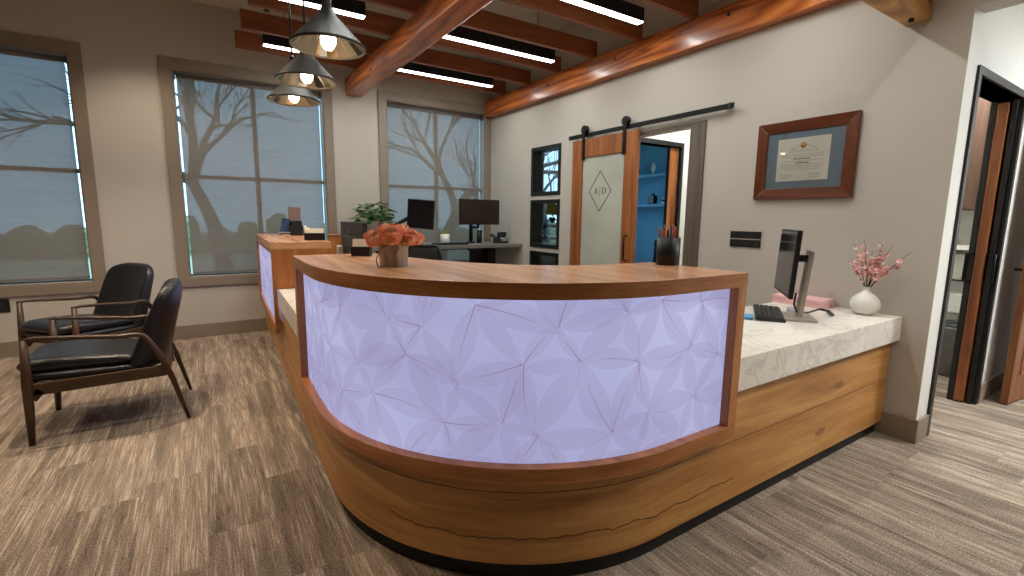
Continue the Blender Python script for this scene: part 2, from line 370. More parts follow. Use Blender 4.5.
def world_of(o):
    m = o.matrix_basis.copy()
    if o.parent: m = world_of(o.parent) @ o.matrix_parent_inverse @ m
    return m
class WB(MB): world = True          # shapes given in room coordinates, even under a thing placed elsewhere
def tag(o, label=None, cat=None, group=None, kind=None):
    if label: o['label'] = label
    if cat: o['category'] = cat
    if group: o['group'] = group
    if kind: o['kind'] = kind
    return o
def thing(name, label, cat, loc=(0, 0, 0), rz=0, group=None):
    o = bpy.data.objects.new(name, None); C.objects.link(o); o.location = loc; o.rotation_euler = (0, 0, rz); o.empty_display_size = .1
    return tag(o, label, cat, group)
def struct(o): o['kind'] = 'structure'; return o
def copy_tree(o, parent=None):
    c = o.copy(); C.objects.link(c); c.parent = parent
    if parent: c.matrix_parent_inverse = o.matrix_parent_inverse.copy()
    for ch in list(o.children): copy_tree(ch, c)
    return c
def pieces(mb, axis, p, t, u0, u1, z0, z1, holes):
    """a wall slab of thickness t normal to axis at p, with rectangular holes (a0,a1,b0,b1)"""
    us = sorted({u0, u1, *[h[0] for h in holes], *[h[1] for h in holes]}); zs = sorted({z0, z1, *[h[2] for h in holes], *[h[3] for h in holes]})
    for a, b in zip(us, us[1:]):
        run = None
        cells = []
        for c, d in zip(zs, zs[1:]):
            m, k = (a+b)/2, (c+d)/2
            if any(h[0] < m < h[1] and h[2] < k < h[3] for h in holes):
                if run: cells.append(run); run = None
            else: run = (run[0], d) if run else (c, d)
        if run: cells.append(run)
        for c, d in cells:
            if axis == 'y': mb.bb((a, p, c), (b, p+t, d))
            else: mb.bb((p, a, c), (p+t, b, d))
    return mb

# ------------------------------------------------------------------ the room
XR, YW, YE = 3.55, 6.10, .96
TW = .18
X0, Y0, X9 = -4.6, -3.4, 6.3
WIN = [(-2.37, -.935), (-.16, 1.28), (2.03, 3.455)]; WZ0, WZ1 = .655, 2.775
OFFW = (4.0, 6.0, .75, 2.5)                          # the side office's own window in the same outer wall
m = MB(); m.bb((X0-.2, Y0-.2, -.12), (X9+.2, YW+.18, 0)); struct(m.build('floor', CARPET))
m = MB(); m.bb((X0-.2, Y0-.2, CEIL), (XR, YW+.18, CEIL+.12)); struct(m.build('ceiling', CEILM))
m = MB(); pieces(m, 'y', YW, TW, X0, X9, 0, CEIL, [(a, b, WZ0, WZ1) for a, b in WIN]+[OFFW]); struct(m.build('wall_back', WALL))
BARN = (2.70, 3.52, 0, 2.125)                          # opening behind the sliding door
IWIN = [(4.465, 5.055, 1.607, 2.195), (4.465, 5.055, .965, 1.555), (4.465, 5.055, .33, .915)]
m = MB(); pieces(m, 'x', XR, .15, YE, YW, 0, CEIL, [BARN]+IWIN); m.bb((XR, Y0, 2.475), (XR+.15, YE, CEIL)); struct(m.build('wall_right', WALL))
m = MB(); m.bb((X0-.2, Y0, 0), (X0, YW, CEIL)); struct(m.build('wall_left', WALL))
m = MB(); m.bb((X0-.2, Y0-.2, 0), (X9, Y0, CEIL)); struct(m.build('wall_front', WALL))
# hall on the right: its wall runs on from the end of the right wall
DX0, DX1, DZ = 3.765, 4.72, 2.165
m = MB(); pieces(m, 'y', YE, .04, XR+.15, X9, 0, 2.8, [(DX0, DX1, 0, DZ)]); pieces(m, 'y', YE+.04, .08, XR+.15, X9, 0, 2.8, [(DX0, DX1+.95, 0, DZ)]); pieces(m, 'y', YE+.12, .02, XR+.15, X9, 0, 2.8, [(DX0, DX1, 0, DZ)]); m.bb((XR+.0005, YE-.0005, 0), (XR+.15, YE, 2.8)); struct(m.build('wall_hall', WHITE))
m = MB(); m.bb((XR+.15, Y0, 2.8), (X9+.2, YW+.18, 2.9)); struct(m.build('ceiling.001', WHITE))
m = MB(); m.bb((X9, 3.8, 0), (X9+.2, YW+.18, 2.9)); struct(m.build('wall_office', DAYBLUEW))
m = MB(); m.bb((X9, Y0, 0), (X9+.2, 3.8, 2.9)); struct(m.build('wall_east', WHITE))
m = MB(); pieces(m, 'y', 3.75, .03, XR+.15, X9, 0, 2.8, [(4.03, 4.755, 0, 2.165)]); pieces(m, 'y', 3.78, .06, XR+.15, X9, 0, 2.8, [(4.03, 5.55, 0, 2.165)]); pieces(m, 'y', 3.84, .03, XR+.15, X9, 0, 2.8, [(4.03, 4.755, 0, 2.165)]); struct(m.build('wall_corridor', WHITE))
m = MB(); m.bb((XR+.15, 2.0, 0), (X9, 2.12, 2.8)); struct(m.build('wall_service', WHITE))
m = MB()
for a, b in ((X0, XR),): m.bb((a, YW-.018, 0), (b, YW, .145))
struct(m.build('baseboard_back', TRIM, bevel=.003))
m = MB(); m.bb((XR-.016, YE-.016, 0), (XR, YW, .148)); m.bb((XR, YE-.016, 0), (DX0-.05, YE, .148)); m.bb((DX1+.05, YE-.016, 0), (X9, YE, .148))
struct(m.build('baseboard_right', TRIM, bevel=.003))
m = MB(); m.bb((X0, Y0, 0), (X0+.018, YW, .145)); struct(m.build('baseboard_left', TRIM, bevel=.003))

# main windows: casing, cross bars, glass; roller blinds are things
def window(i, a, b):
    m = MB(); c = .1; z0, z1 = WZ0, WZ1; y = YW
    m.bb((a-c, y-.022, z0-.095), (b+c, y+.0, z0)); m.bb((a-c, y-.022, z1), (b+c, y, z1+.105)); m.bb((a-c, y-.022, z0), (a, y, z1)); m.bb((b, y-.022, z0), (b+c, y, z1))
    # lined reveal
    m.bb((a-.001, y-.01, z0), (a+.012, y+.078, z1)); m.bb((b-.012, y-.01, z0), (b+.001, y+.078, z1)); m.bb((a, y-.01, z0-.001), (b, y+.078, z0+.012)); m.bb((a, y-.01, z1-.012), (b, y+.078, z1+.001))
    o = struct(m.build('window_%d' % i, TRIM, bevel=.003))
    s = MB(); yy = y+.078; mx = (a+b)/2; mz = z0+.505*(z1-z0)
    s.bb((a+.012, yy, z0+.012), (a+.018, yy+.04, z1-.012)); s.bb((b-.018, yy, z0+.012), (b-.012, yy+.04, z1-.012)); s.bb((a+.018, yy, z0+.012), (b-.018, yy+.04, z0+.03)); s.bb((a+.018, yy, z1-.03), (b-.018, yy+.04, z1-.012))
    s.bb((mx-.022, yy, z0+.03), (mx+.022, yy+.04, z1-.03)); s.bb((a+.018, yy, mz-.02), (b-.018, yy+.04, mz+.02))
    so = s.build('window_sash', TRIM, o); tag(so, kind='structure')
    g = MB(); g.bb((a+.013, yy+.017, z0+.013), (b-.013, yy+.023, z1-.013)); tag(g.build('window_pane', GLASS, o), kind='structure')
labels_b = ['grey screen roller blind at the far left window above the lounge chairs', 'grey screen roller blind at the window between the lounge chairs and hanging pendants', 'grey screen roller blind at the corner window behind the grey desk']
gaps = [(.03, .034), (.035, .035), (.004, .062)]
for i, (a, b) in enumerate(WIN):
    window(i+1, a, b)
    t = thing('roller_blind', labels_b[i], 'blind', ((a+b)/2, YW+.05, WZ1-.05), 0, 'roller blinds')
    ga, gb = gaps[i]; y = YW+.055
    f = WB(); f.bb((a+ga, y-.0012, WZ0+.055), (b-gb, y+.0012, WZ1-.06)); f.build('fabric', BLIND, t)
    f = WB(); f.cyl((a+.03, YW+.07, WZ1-.052), (b-.03, YW+.07, WZ1-.052), .021, n=14); f.build('roller_tube', plain('blind tube fabric', srgb(116, 110, 104), .6), t)
    f = WB(); f.bb((a+ga, y-.012, WZ0+.035), (b-gb, y+.012, WZ0+.062)); f.build('hem_bar', plain('blind hem', srgb(120, 113, 106), .6), t, bevel=.004)
    for x0, x1 in ((a+.014, a+.026), (b-.026, b-.014)):
        f = WB(); f.bb((x0, YW+.035, WZ1-.085), (x1, YW+.105, WZ1-.016)); f.build('bracket', DARKGREY, t, bevel=.002)
# side office window seen through the small interior windows
a, b, z0, z1 = OFFW
m = MB(); m.bb((a, YW+.05, z0), (a+.05, YW+.11, z1)); m.bb((b-.05, YW+.05, z0), (b, YW+.11, z1)); m.bb((a, YW+.05, z0), (b, YW+.11, z0+.05)); m.bb((a, YW+.05, z1-.05), (b, YW+.11, z1)); m.bb((a, YW+.05, 1.18), (b, YW+.11, 1.23))
o = struct(m.build('window_4', FRAMEBLK)); g = MB(); g.bb((a+.02, YW+.078, z0+.02), (b-.02, YW+.084, z1-.02)); tag(g.build('window_pane', GLASS, o), kind='structure')
for k, (a, b, z0, z1) in enumerate(IWIN):
    m = MB(); x0, x1 = XR-.012, XR+.16; w = .045
    m.bb((x0, a, z0), (x1, a+w, z1)); m.bb((x0, b-w, z0), (x1, b, z1)); m.bb((x0, a+w, z0), (x1, b-w, z0+w)); m.bb((x0, a+w, z1-w), (x1, b-w, z1))
    o = struct(m.build('window_%d' % (5+k), FRAMEBLK, bevel=.003)); g = MB(); g.bb((XR+.06, a+.02, z0+.02), (XR+.066, b-.02, z1-.02)); tag(g.build('window_pane', GLASS, o), kind='structure')

# casing of the sliding-door opening: a narrow head and one broad grey-brown board
m = MB(); m.bb((XR-.014, 2.555, 0), (XR, 2.70, 2.145)); m.bb((XR-.014, 2.70, 2.115), (XR, 3.56, 2.145)); struct(m.build('trim_1', GREYWOOD, bevel=.002))
m = MB(); m.bb((XR, 3.505, 0), (XR+.15, 3.52, 2.125)); m.bb((XR, 2.70, 0), (XR+.15, 2.714, 2.125)); struct(m.build('trim_2', WHITE))
# black door frame in the corridor wall, its sliding wooden leaf half drawn
m = MB(); a, b, z1, y = 4.03, 4.755, 2.165, 3.75
m.bb((a-.05, y-.012, 0), (a, y+.13, z1+.05)); m.bb((b, y-.012, 0), (b+.05, y+.028, z1+.05)); m.bb((b, y+.092, 0), (b+.05, y+.13, z1+.05)); m.bb((a, y-.012, z1), (b, y+.13, z1+.05)); struct(m.build('door_1', FRAMEBLK, bevel=.002))
t = thing('pocket_door', 'wooden sliding door edge half drawn across the blue office doorway', 'door', (4.66, 3.81, 0))
m = WB(); m.bb((4.62, 3.79, .01), (5.4, 3.83, 2.16)); m.build('door_leaf', DOORWOOD, t, bevel=.003)
m = WB(); m.bb((4.617, 3.79, .01), (4.6225, 3.83, 2.16)); m.build('edge_strip', BLACK, t)

# ------------------------------------------------------------------ hall door (right)
m = MB(); a, b, z1, y = DX0, DX1, DZ, YE
m.bb((a-.045, y-.014, 0), (a+.004, y+.15, z1+.045)); m.bb((b-.004, y-.014, 0), (b+.045, y+.04, z1+.045)); m.bb((b-.004, y+.12, 0), (b+.045, y+.15, z1+.045)); m.bb((a, y-.014, z1), (b, y+.15, z1+.045))
m.bb((a+.004, y+.055, 0), (a+.03, y+.105, z1)); m.bb((b-.03, y+.012, 0), (b-.004, y+.04, z1)); m.bb((b-.03, y+.115, 0), (b-.004, y+.15, z1))
struct(m.build('door_2', FRAMEBLK, bevel=.002))
t = thing('pocket_door', 'tall wooden pocket door sticking out of its black hall frame', 'door', (4.66, YE+.075, 0))
m = WB(); m.bb((4.672, YE+.052, .012), (5.55, YE+.108, 2.15)); m.build('door_leaf', DOORWOOD, t, bevel=.003)
for s_, yy in ((-1, YE+.052), (1, YE+.108)):
    m = WB(); x = 4.684; yo = yy+s_*.046
    m.tube([(x, yy, .91), (x, yo, .91), (x, yo, 1.11), (x, yy, 1.11)], .011, 8); m.build('pull_handle', BLACKM, t)
# hinged wooden door standing open at the far right
t = thing('hall_door', 'open wooden hall door with black lever at the right edge', 'door', (4.9, .84, 0), math.radians(-6))
m = MB(); m.bb((0, -.022, .012), (.86, .022, 2.12)); m.build('door_leaf', wood('hall door veneer', srgb(92, 52, 26), srgb(138, 84, 46), srgb(164, 106, 60), .9, 14, .4), t, bevel=.003)
m = MB()
for za, zb in ((.22, .98), (1.14, 1.95)):
    m.bb((.13, -.027, za), (.73, -.021, za+.02)); m.bb((.13, -.027, zb-.02), (.73, -.021, zb)); m.bb((.13, -.027, za), (.15, -.021, zb)); m.bb((.71, -.027, za), (.73, -.021, zb))
m.build('panel_moulding', DOORWOOD, t)
for s_ in (-1, 1):
    m = MB(); m.cyl((.065, s_*.022, 1.0), (.065, s_*.032, 1.0), .027, n=20); m.cyl((.065, s_*.03, 1.0), (.065, s_*.075, 1.0), .010, n=12); m.tube([(.065, s_*.072, 1.0), (.12, s_*.075, 1.0), (.185, s_*.072, .998)], [.011, .010, .008], 10)
    m.build('lever_handle', BLACKM, t)

# what shows through the hall doorway: a small washroom with a veneer cabinet and dispensers
xw = 5.75
m = MB(); m.bb((xw, YE+.14, 0), (xw+.1, 2.0, 2.8)); struct(m.build('wall_washroom', WHITE))
t = thing('wall_cabinet', 'dark veneer wall cabinet seen through the hall doorway', 'cabinet', (xw-.2, 1.5, 1.5))
m = WB(); m.bb((xw-.35, YE+.16, 1.44), (xw-.001, 1.97, 2.55)); m.build('carcass', DARKWOOD, t, bevel=.003)
m = WB(); m.bb((xw-.368, YE+.165, 1.445), (xw-.352, 1.55, 2.545), g=2); m.bb((xw-.368, 1.556, 1.445), (xw-.352, 1.965, 2.545), g=2); m.build('door', DARKWOOD, t, bevel=.002)
t = thing('towel_dispenser', 'white boxed paper towel dispenser on the washroom wall, upper one', 'dispenser', (xw-.07, 1.36, .88))
m = WB(); m.bb((xw-.13, 1.22, .83), (xw-.001, 1.50, 1.06)); m.build('housing', WHITECER, t, bevel=.02, seg=3)
m = WB(); m.bb((xw-.1, 1.25, .815), (xw-.03, 1.47, .832)); m.build('outlet_slot', DARKGREY, t)
t = thing('soap_dispenser', 'white lower dispenser box under the towel dispenser', 'dispenser', (xw-.07, 1.33, .5))
m = WB(); m.bb((xw-.13, 1.20, .52), (xw-.001, 1.46, .71)); m.build('housing', WHITECER, t, bevel=.02, seg=3)
m = WB(); m.cyl((xw-.05, 1.33, .485), (xw-.05, 1.33, .522), .012); m.build('nozzle', DARKGREY, t)
t = thing('counter_shelf', 'white washroom counter slab glimpsed above the dispensers', 'shelf', (xw-.2, 1.5, 1.1))
m = WB(); m.bb((xw-.28, YE+.16, 1.10), (xw-.001, 1.98, 1.14)); m.build('slab', MARBLE, t, bevel=.003)
m = WB(); m.bb((xw-.03, YE+.16, 1.14), (xw-.0015, 1.98, 1.2)); m.build('upstand', MARBLE, t)
t = thing('waste_bin', 'grey steel waste bin on the washroom floor', 'bin', (xw-.25, 1.3, 0))
m = MB(); m.lathe([(.0, .0), (.13, 0), (.14, .02), (.145, .42), (.15, .44), (.14, .44), (.135, .05), (0, .04)], n=28); m.build('bin_body', plain('grey steel', srgb(120, 120, 116), .4, .5), t)
m = MB(); m.lathe([(.15, .44), (.152, .455), (.12, .47), (.0, .475)], n=28, caps=False); m.build('rim', DARKGREY, t)
m = MB(); m.tube([(4.35, 1.22, .009), (4.5, 1.3, .009), (4.7, 1.32, .009), (4.95, 1.42, .009), (5.3, 1.6, .009), (5.7, 1.62, .009)], .008, 8); tag(m.build('power_cable', WHITECER), 'white cable lying on the floor inside the hall doorway', 'cable')

# ------------------------------------------------------------------ timber frame overhead
JZ0, JZ1 = 2.945, 3.105
def beamthing(name, label, a, b, mat, group=None, bolts=(), bev=.008):
    c = [(x+y)/2 for x, y in zip(a, b)]
    t = thing(name, label, 'beam', (c[0], c[1], a[2]), 0, group)
    m = WB(); m.bb(a, b); m.build('timber', mat, t, bevel=bev)
    for p, q in bolts: m = WB(); m.cyl(p, q, .014, n=12); m.build('bolt', BLACK, t)
    return t
by = XR-.10
beamthing('timber_beam', 'glossy orange fir wall beam running along the right wall under the joists', (XR-.10, 1.16, 2.72), (XR-.0005, YW-.001, JZ0), FIR, bolts=[((by+.01, y, z), (by-.004, y, z)) for y, z in ((5.75, 2.83), (4.62, 2.85), (3.55, 2.86), (2.36, 2.87))])
beamthing('timber_beam', 'free spanning glossy fir beam crossing under the joists from the window wall', (1.535, 1.16, 2.755), (1.735, YW-.001, JZ0), FIR, bolts=[((1.545, y, 2.8), (1.53, y, 2.8)) for y in (6.0, 5.05)]+[((1.545, 6.0, 2.9), (1.53, 6.0, 2.9))], bev=.02)
jy = [5.60, 5.02, 4.43, 3.85, 3.25, 2.66, 2.06]
ordn = ['exposed fir ceiling joist nearest the window wall', 'second exposed ceiling joist from the window wall', 'third exposed ceiling joist from the window wall, middle light beside it', 'fourth exposed ceiling joist from the window wall', 'fifth exposed ceiling joist from the window wall, near the last linear light', 'sixth exposed ceiling joist from the window wall, at the top edge', 'seventh exposed ceiling joist, the one farthest from the window wall']
for k, y in enumerate(jy):
    t = thing('ceiling_joist', ordn[k], 'joist', (1.95, y, JZ0), 0, 'exposed ceiling joists')
    m = WB(); m.bb((.39+.012*k, y, JZ0), (3.49, y+.045, JZ1)); m.build('timber', JOIST, t, bevel=.003)
beamthing('timber_beam', 'short pale timber with dowels meeting the right wall above the certificate', (1.45, 1.14, 2.467), (XR-.0005, 1.265, 2.719), PALEFIR, bolts=[((3.44, 1.2, 2.475), (3.44, 1.2, 2.45)), ((3.47, 1.15, 2.56), (3.47, 1.125, 2.56)), ((2.9, 1.2, 2.475), (2.9, 1.2, 2.45))])
# linear lights hung between joists
lights = [(1.9, 3.12, 5.33, 'black linear light nearest the window wall, above the corner window'), (1.9, 3.16, 4.15, 'black linear light right of the free beam, second row from the windows'), (1.9, 3.15, 2.96, 'black linear light closest to the camera, by the wall beam'),
          (1.9, 3.15, 1.77, 'black linear light of the fourth row, just above the top of the view'), (.58, 1.225, 2.96, 'short unseen black linear light added in the third row, left of the free beam'), (.58, 1.225, 1.77, 'short unseen black linear light added in the fourth row, left of the free beam'),  # both short ones here are added out of view for even brightness
          (.6, 1.235, 5.33, 'short black linear light behind the lowest pendants, nearest the window wall'), (.58, 1.225, 4.15, 'short black linear light behind the biggest pendant, second row')]
for x0, x1, y, lab in lights:
    t = thing('linear_light', lab, 'ceiling light', ((x0+x1)/2, y, 2.915), 0, 'linear lights between the joists')
    m = WB(); m.bb((x0, y-.035, 2.933), (x1, y+.035, 3.035)); m.build('housing', plain('black light housing', srgb(20, 26, 32), .4), t, bevel=.002)
    m = WB(); m.bb((x0+.004, y-.03, 2.924), (x1-.004, y+.03, 2.9335)); m.build('diffuser', LED, t)
    for xx in (x0+.2, x1-.2): m = WB(); m.cyl((xx, y, 3.03), (xx, y, CEIL), .004, n=8); m.build('suspension_rod', BLACK, t)
    area('linear_lamp', ((x0+x1)/2, y, 2.920), x1-x0-.02, .055, LINEAR_W*(x1-x0)/1.25, NEUT)
# sprinklers, downlights
for x, y, z, lab in ((3.14, 4.18, 3.40, 'small black sprinkler head between joists right of the free beam'), (.70, 5.75, 3.395, 'small black sprinkler head left of the pendants')):
    t = thing('sprinkler_head', lab, 'sprinkler', (x, y, z), 0)
    m = MB(); m.cyl((0, 0, .02), (0, 0, CEIL-z), .010, n=10); m.build('pipe', BLACK, t)
    m = MB(); m.lathe([(0, -.01), (.03, -.008), (.03, 0), (.01, .006), (.012, .03), (0, .03)], n=14); m.build('deflector', BLACK, t)
for x, y, w in DOWN:
    dcol = (1, .93, .82) if x > 2 else (1, .82, .62)
    t = thing('downlight', 'unseen recessed round ceiling downlight giving fill light', 'ceiling light', (x, y, CEIL), 0, 'recessed downlights')
    m = MB(); m.lathe([(.05, -.002), (.075, -.004), (.078, 0), (.05, 0)], n=24, caps=False); tr = m.build('trim_ring', WHITECER, t)
    m = MB(); m.lathe([(0, -.0015), (.05, -.0015), (.05, -.0005), (0, -.0005)], n=24); m.build('lens', DOWNL, tr)
    spot('unseen_downlight_lamp', (x, y, CEIL-.02), DOWN_W*w*4, dcol, 104, .6, .025)
area('hall_lamp', (5.0, -.6, 2.78), .9, .5, HALL_W, COOL); area('corridor_lamp', (4.7, 2.95, 2.78), .8, .4, 20, NEUT); area('washroom_lamp', (4.9, 1.5, 2.78), .5, .3, 30, NEUT)
for nm, loc, sx, sy in (('hall', (5.0, -.6, 2.79), .92, .52), ('corridor', (4.7, 2.95, 2.79), .82, .42), ('washroom', (4.9, 1.5, 2.79), .52, .32)):
    m = MB(); m.box(loc, (sx, sy, .018)); tag(m.build('ceiling_panel_light', LED, bevel=.002), 'flat panel light in the ceiling of the %s' % nm, 'ceiling light', 'panel lights')
a, b, z0, z1 = OFFW
po = area('office_window_portal', ((a+b)/2, YW+.17, (z0+z1)/2), b-a, z1-z0, 1, (1, 1, 1), (PI/2, 0, 0)); po.rotation_euler = (-PI/2, 0, 0); po.data.cycles.is_portal = True

# ------------------------------------------------------------------ pendants
def pendant(x, y, z, label, thick):
    t = thing('pendant_light', label, 'pendant lamp', (x, y, z), 0, 'pendant lamps over the counter')
    R_ = .187
    m = MB(); m.lathe([(R_-.004, .0), (R_, .001), (R_+.001, .010), (R_-.008, .016), (.045, .158), (.04, .172), (.034, .178), (.026, .20), (.020, .29), (.012, .30), (0, .30)], n=56, caps=False)
    m.build('shade', PENDBLK, t)
    m = MB(); n = 18
    for j in range(n):
        a0, a1 = 2*PI*j/n, 2*PI*(j+1)/n; q = .014*(1 if j % 2 else -1)
        P = lambda r, a, z_: (r*math.cos(a), r*math.sin(a), z_)
        m.add([P(R_-.006, a0, .004), P(R_-.006, a1, .004), P(.05, a1, .138+q), P(.05, a0, .138-q)], [(0, 1, 2, 3)])
    m.add([(.05*math.cos(2*PI*j/n), .05*math.sin(2*PI*j/n), .139) for j in range(n)], [tuple(range(n))]); ml = m.build('mirror_lining', MIRROR, t); m = MB(); m.lathe([(R_-.012, .0035), (R_-.004, -.002), (R_-.004, .004), (R_-.012, .007)], n=48, caps=False); m.build('lit_rim_ring', SILVER, ml)  # silver ring stands in for light catching the rim
    m = MB(); m.lathe([(0, -.012), (.020, -.007), (.036, .018), (.039, .045), (.032, .075), (.018, .10), (.015, .125), (0, .125)], n=20); bl = m
    m = MB(); m.lathe([(0, .12), (.019, .12), (.019, .142), (0, .142)], n=16); lh = m.build('lamp_holder', BLACK, t); bl.build('bulb', BULB, lh)
    m = MB(); m.cyl((0, 0, .295), (0, 0, CEIL-z), thick, n=10); m.build('cord', BLACK, t)
    m = MB(); m.lathe([(.0, .298), (.016, .298), (.018, .315), (.01, .33), (0, .33)], n=14); m.build('cord_grip', BLACK, t)
    m = MB(); m.lathe([(0, CEIL-z-.025), (.05, CEIL-z-.025), (.055, CEIL-z), (0, CEIL-z)], n=20); m.build('canopy', PENDBLK, t)
    point('pendant_lamp', (x, y, z+.03), PEND_W, WARM, .033)
pendant(.612, 2.723, 2.19, 'largest looking black cone pendant, nearest the camera, glowing bulb', .006)
pendant(.634, 3.459, 2.19, 'middle black cone pendant lamp of the three in a row', .006)
pendant(.652, 4.095, 2.19, 'lowest looking black cone pendant, farthest of the row', .006)

# ------------------------------------------------------------------ reception counter
CX, CY, RC, RO = 1.43, 2.135, 1.008, .052
def shx(y): return .031*max(0, y-2.3)
def outline(off, y_end, x_end, y_start=None, n=28):
    """counter outline from the left arm's far end round the corner to the right arm's end"""
    R = RC+off; pts = []
    ys = [y_end] + ([2.3] if y_end > 2.3 else [])
    for y in ys: pts.append((CX-R+shx(y), y))
    for k in range(n+1):
        a = PI+PI/2*k/n; pts.append((CX+R*math.cos(a), CY+R*math.sin(a)))
    pts.append((x_end, CY-R)); return pts
def inner(off, y_end, x_end, depth, n=12):
    """staff-side line of the same counter"""
    R = RC+off; xi = CX-R+depth; yi = CY-R+depth; r = .25; pts = [(xi+shx(y_end), y_end), (xi, yi+r+.4), (xi, yi+r)]
    for k in range(1, n): a = PI+PI/2*k/n; pts.append((xi+r+r*math.cos(a), yi+r+r*math.sin(a)))
    pts += [(xi+r, yi), (x_end, yi)]; return pts
YEND = 6.0
t = thing('reception_counter', 'rounded rustic oak reception counter base on a black toe kick', 'counter', (.9, 1.6, 0))
m = WB(); m.band(outline(0, YEND, XR-.017), inner(0, YEND, XR-.017, .62), .082, .612); m.build('oak_base', OAK, t, bevel=.002)
m = WB(); m.band(outline(-.03, YEND-.02, XR-.017), inner(0, YEND-.02, XR-.017, .56), 0, .084); m.build('toe_kick', TOE, t)
w0, w1 = outline(.035, YEND-.005, XR-.0005), outline(0, 2.69, 1.828)
m = WB(); m.band([(CX-RC-.02+shx(YEND), YEND-.005), (CX-RC-.02+shx(2.69), 2.69)]+w1+[(1.828, CY-RC-.035), (XR-.0005, CY-RC-.035)], inner(.025, YEND-.005, XR-.0005, .68), .6125, .761)
tag(m.build('stone_worktop', MARBLE, bevel=.003), 'white veined stone worktop lying on the oak counter base', 'countertop')

def leaf_panel(fn, L, z0, z1, uo=0):
    """lit panel: fn(u) gives plan point and outward normal; pressed leaves are a thin pattern in its own surface"""
    m = WB(); H = z1-z0; n = max(2, int(L/.03))
    def P(u, v, d=0): (x, y), (nx, ny) = fn(u); return (x+nx*d, y+ny*d, z0+v)
    vs = []; fs = []; uvs = []
    for i in range(n+1):
        u = L*i/n
        for v, d in ((0, 0), (H, 0), (H, -.012), (0, -.012)): vs.append(P(u, v, d))
    for i in range(n):
        b = i*4; c = b+4
        for q in range(4): fs.append((b+q, c+q, c+(q+1) % 4, b+(q+1) % 4)); uvs.append([(L*i/n, 0), (L*(i+1)/n, 0), (L*(i+1)/n, H), (L*i/n, H)])
    fs += [(0, 1, 2, 3), (n*4+3, n*4+2, n*4+1, n*4)]; uvs += [[(0, 0)]*4]*2
    m.add(vs, fs, uvs, 0, True)
    rnd = random.Random(11); cell = .215; k = 0; V2 = {}; edges = []
    for a in range(-2, int(L/cell)+3):
        for b in range(-1, int(H/cell*1.16)+3): V2[a, b] = (a*cell+(b % 2)*cell*.5+rnd.uniform(-.055, .055), b*cell*.866-.05+rnd.uniform(-.055, .055))
    for (a, b) in V2:
        o = b % 2
        for c in ((a+1, b), (a+o, b+1), (a+o-1, b+1)):
            if c in V2 and rnd.random() < .99: edges.append((V2[a, b], V2[c]) if rnd.random() < .5 else (V2[c], V2[a, b]))
    for (cu, cv), (eu, ev) in edges:
        for q in range(1):
            an = math.atan2(ev-cv, eu-cu)+rnd.uniform(-.09, .09); ln = math.hypot(eu-cu, ev-cv)*rnd.uniform(1.0, 1.12); wd = ln*rnd.uniform(.135, .175); k += 1; d = .0012+.00003*(k % 40)
            bend = rnd.uniform(-.07, .07)
            row = []; N = 12
            for i in range(N+1):
                s = i/N; w = wd*math.sin(PI*s**.92)**1.05; off = bend*ln*math.sin(PI*s)
                bx, by_ = s*ln, off
                row.append(((bx, by_-w), (bx, by_+w)))
            def W2(p): return (cu+p[0]*math.cos(an)-p[1]*math.sin(an), cv+p[0]*math.sin(an)+p[1]*math.cos(an))
            cl = lambda p: (min(max(p[0], .001), L-.001), min(max(p[1], .001), H-.001))
            inside = lambda p: 0 < p[0] < L and 0 < p[1] < H
            for i in range(N):
                for z_ in range(4):
                    a0, a1 = z_/4, (z_+1)/4; lp = lambda r, f: (r[0][0]+(r[1][0]-r[0][0])*f, r[0][1]+(r[1][1]-r[0][1])*f)
                    q4 = [W2(lp(row[i], a0)), W2(lp(row[i+1], a0)), W2(lp(row[i+1], a1)), W2(lp(row[i], a1))]
                    if any(inside(p) for p in q4):
                        m.add([P(*cl(p), d) for p in q4], [(0, 1, 2, 3)], [[(i/N, a0), ((i+1)/N, a0), ((i+1)/N, a1), (i/N, a1)]], 1, True)
            if rnd.random() < .62:
                for i in range(int(N*.72)):
                    s0, s1 = i/N, (i+1)/N; hw = .0009*(1.15-s0)
                    o0, o1 = bend*ln*math.sin(PI*s0), bend*ln*math.sin(PI*s1)
                    q4 = [W2((s0*ln, o0-hw)), W2((s1*ln, o1-hw)), W2((s1*ln, o1+hw)), W2((s0*ln, o0+hw))]
                    if all(.002 < p[0] < L-.002 and .002 < p[1] < H-.002 for p in q4):
                        m.add([P(p[0], p[1], .0032) for p in q4], [(0, 1, 2, 3)], [[(0, 0)]*4], 2)
    return m
def polyfn(pl):
    ls = [0]
    for a, b in zip(pl, pl[1:]): ls.append(ls[-1]+math.hypot(b[0]-a[0], b[1]-a[1]))
    def nrm(i):
        a, b = pl[max(0, min(i, len(pl)-2))], pl[max(0, min(i, len(pl)-2))+1]; l = math.hypot(b[0]-a[0], b[1]-a[1]); return ((b[1]-a[1])/l, -(b[0]-a[0])/l)
    def fn(u):
        u = max(0, min(ls[-1], u)); i = 0
        while i < len(ls)-2 and ls[i+1] < u: i += 1
        f = (u-ls[i])/(ls[i+1]-ls[i]); a, b = pl[i], pl[i+1]; n = nrm(i)
        return (a[0]+(b[0]-a[0])*f, a[1]+(b[1]-a[1])*f), n
    return fn, ls[-1]

# curved transaction ledge with the big lit panel
LT, LB0 = 1.124, 1.069
YL, XL = 2.68, 1.822
t = thing('transaction_ledge', 'curved walnut transaction ledge framing the big glowing leaf panel', 'reception ledge', (.9, 1.5, .42))
out = outline(RO, YL, XL)
inn = [(.66+.15, YL), (.86, 2.42), (.93, 2.14), (1.03, 1.93), (1.17, 1.75), (1.32, 1.645), (1.52, 1.59), (XL, 1.58)]
m = WB(); m.band(out, inn, LB0, LT); 
m.build('ledge_top', [WALNUTTOP], t, bevel=.003)
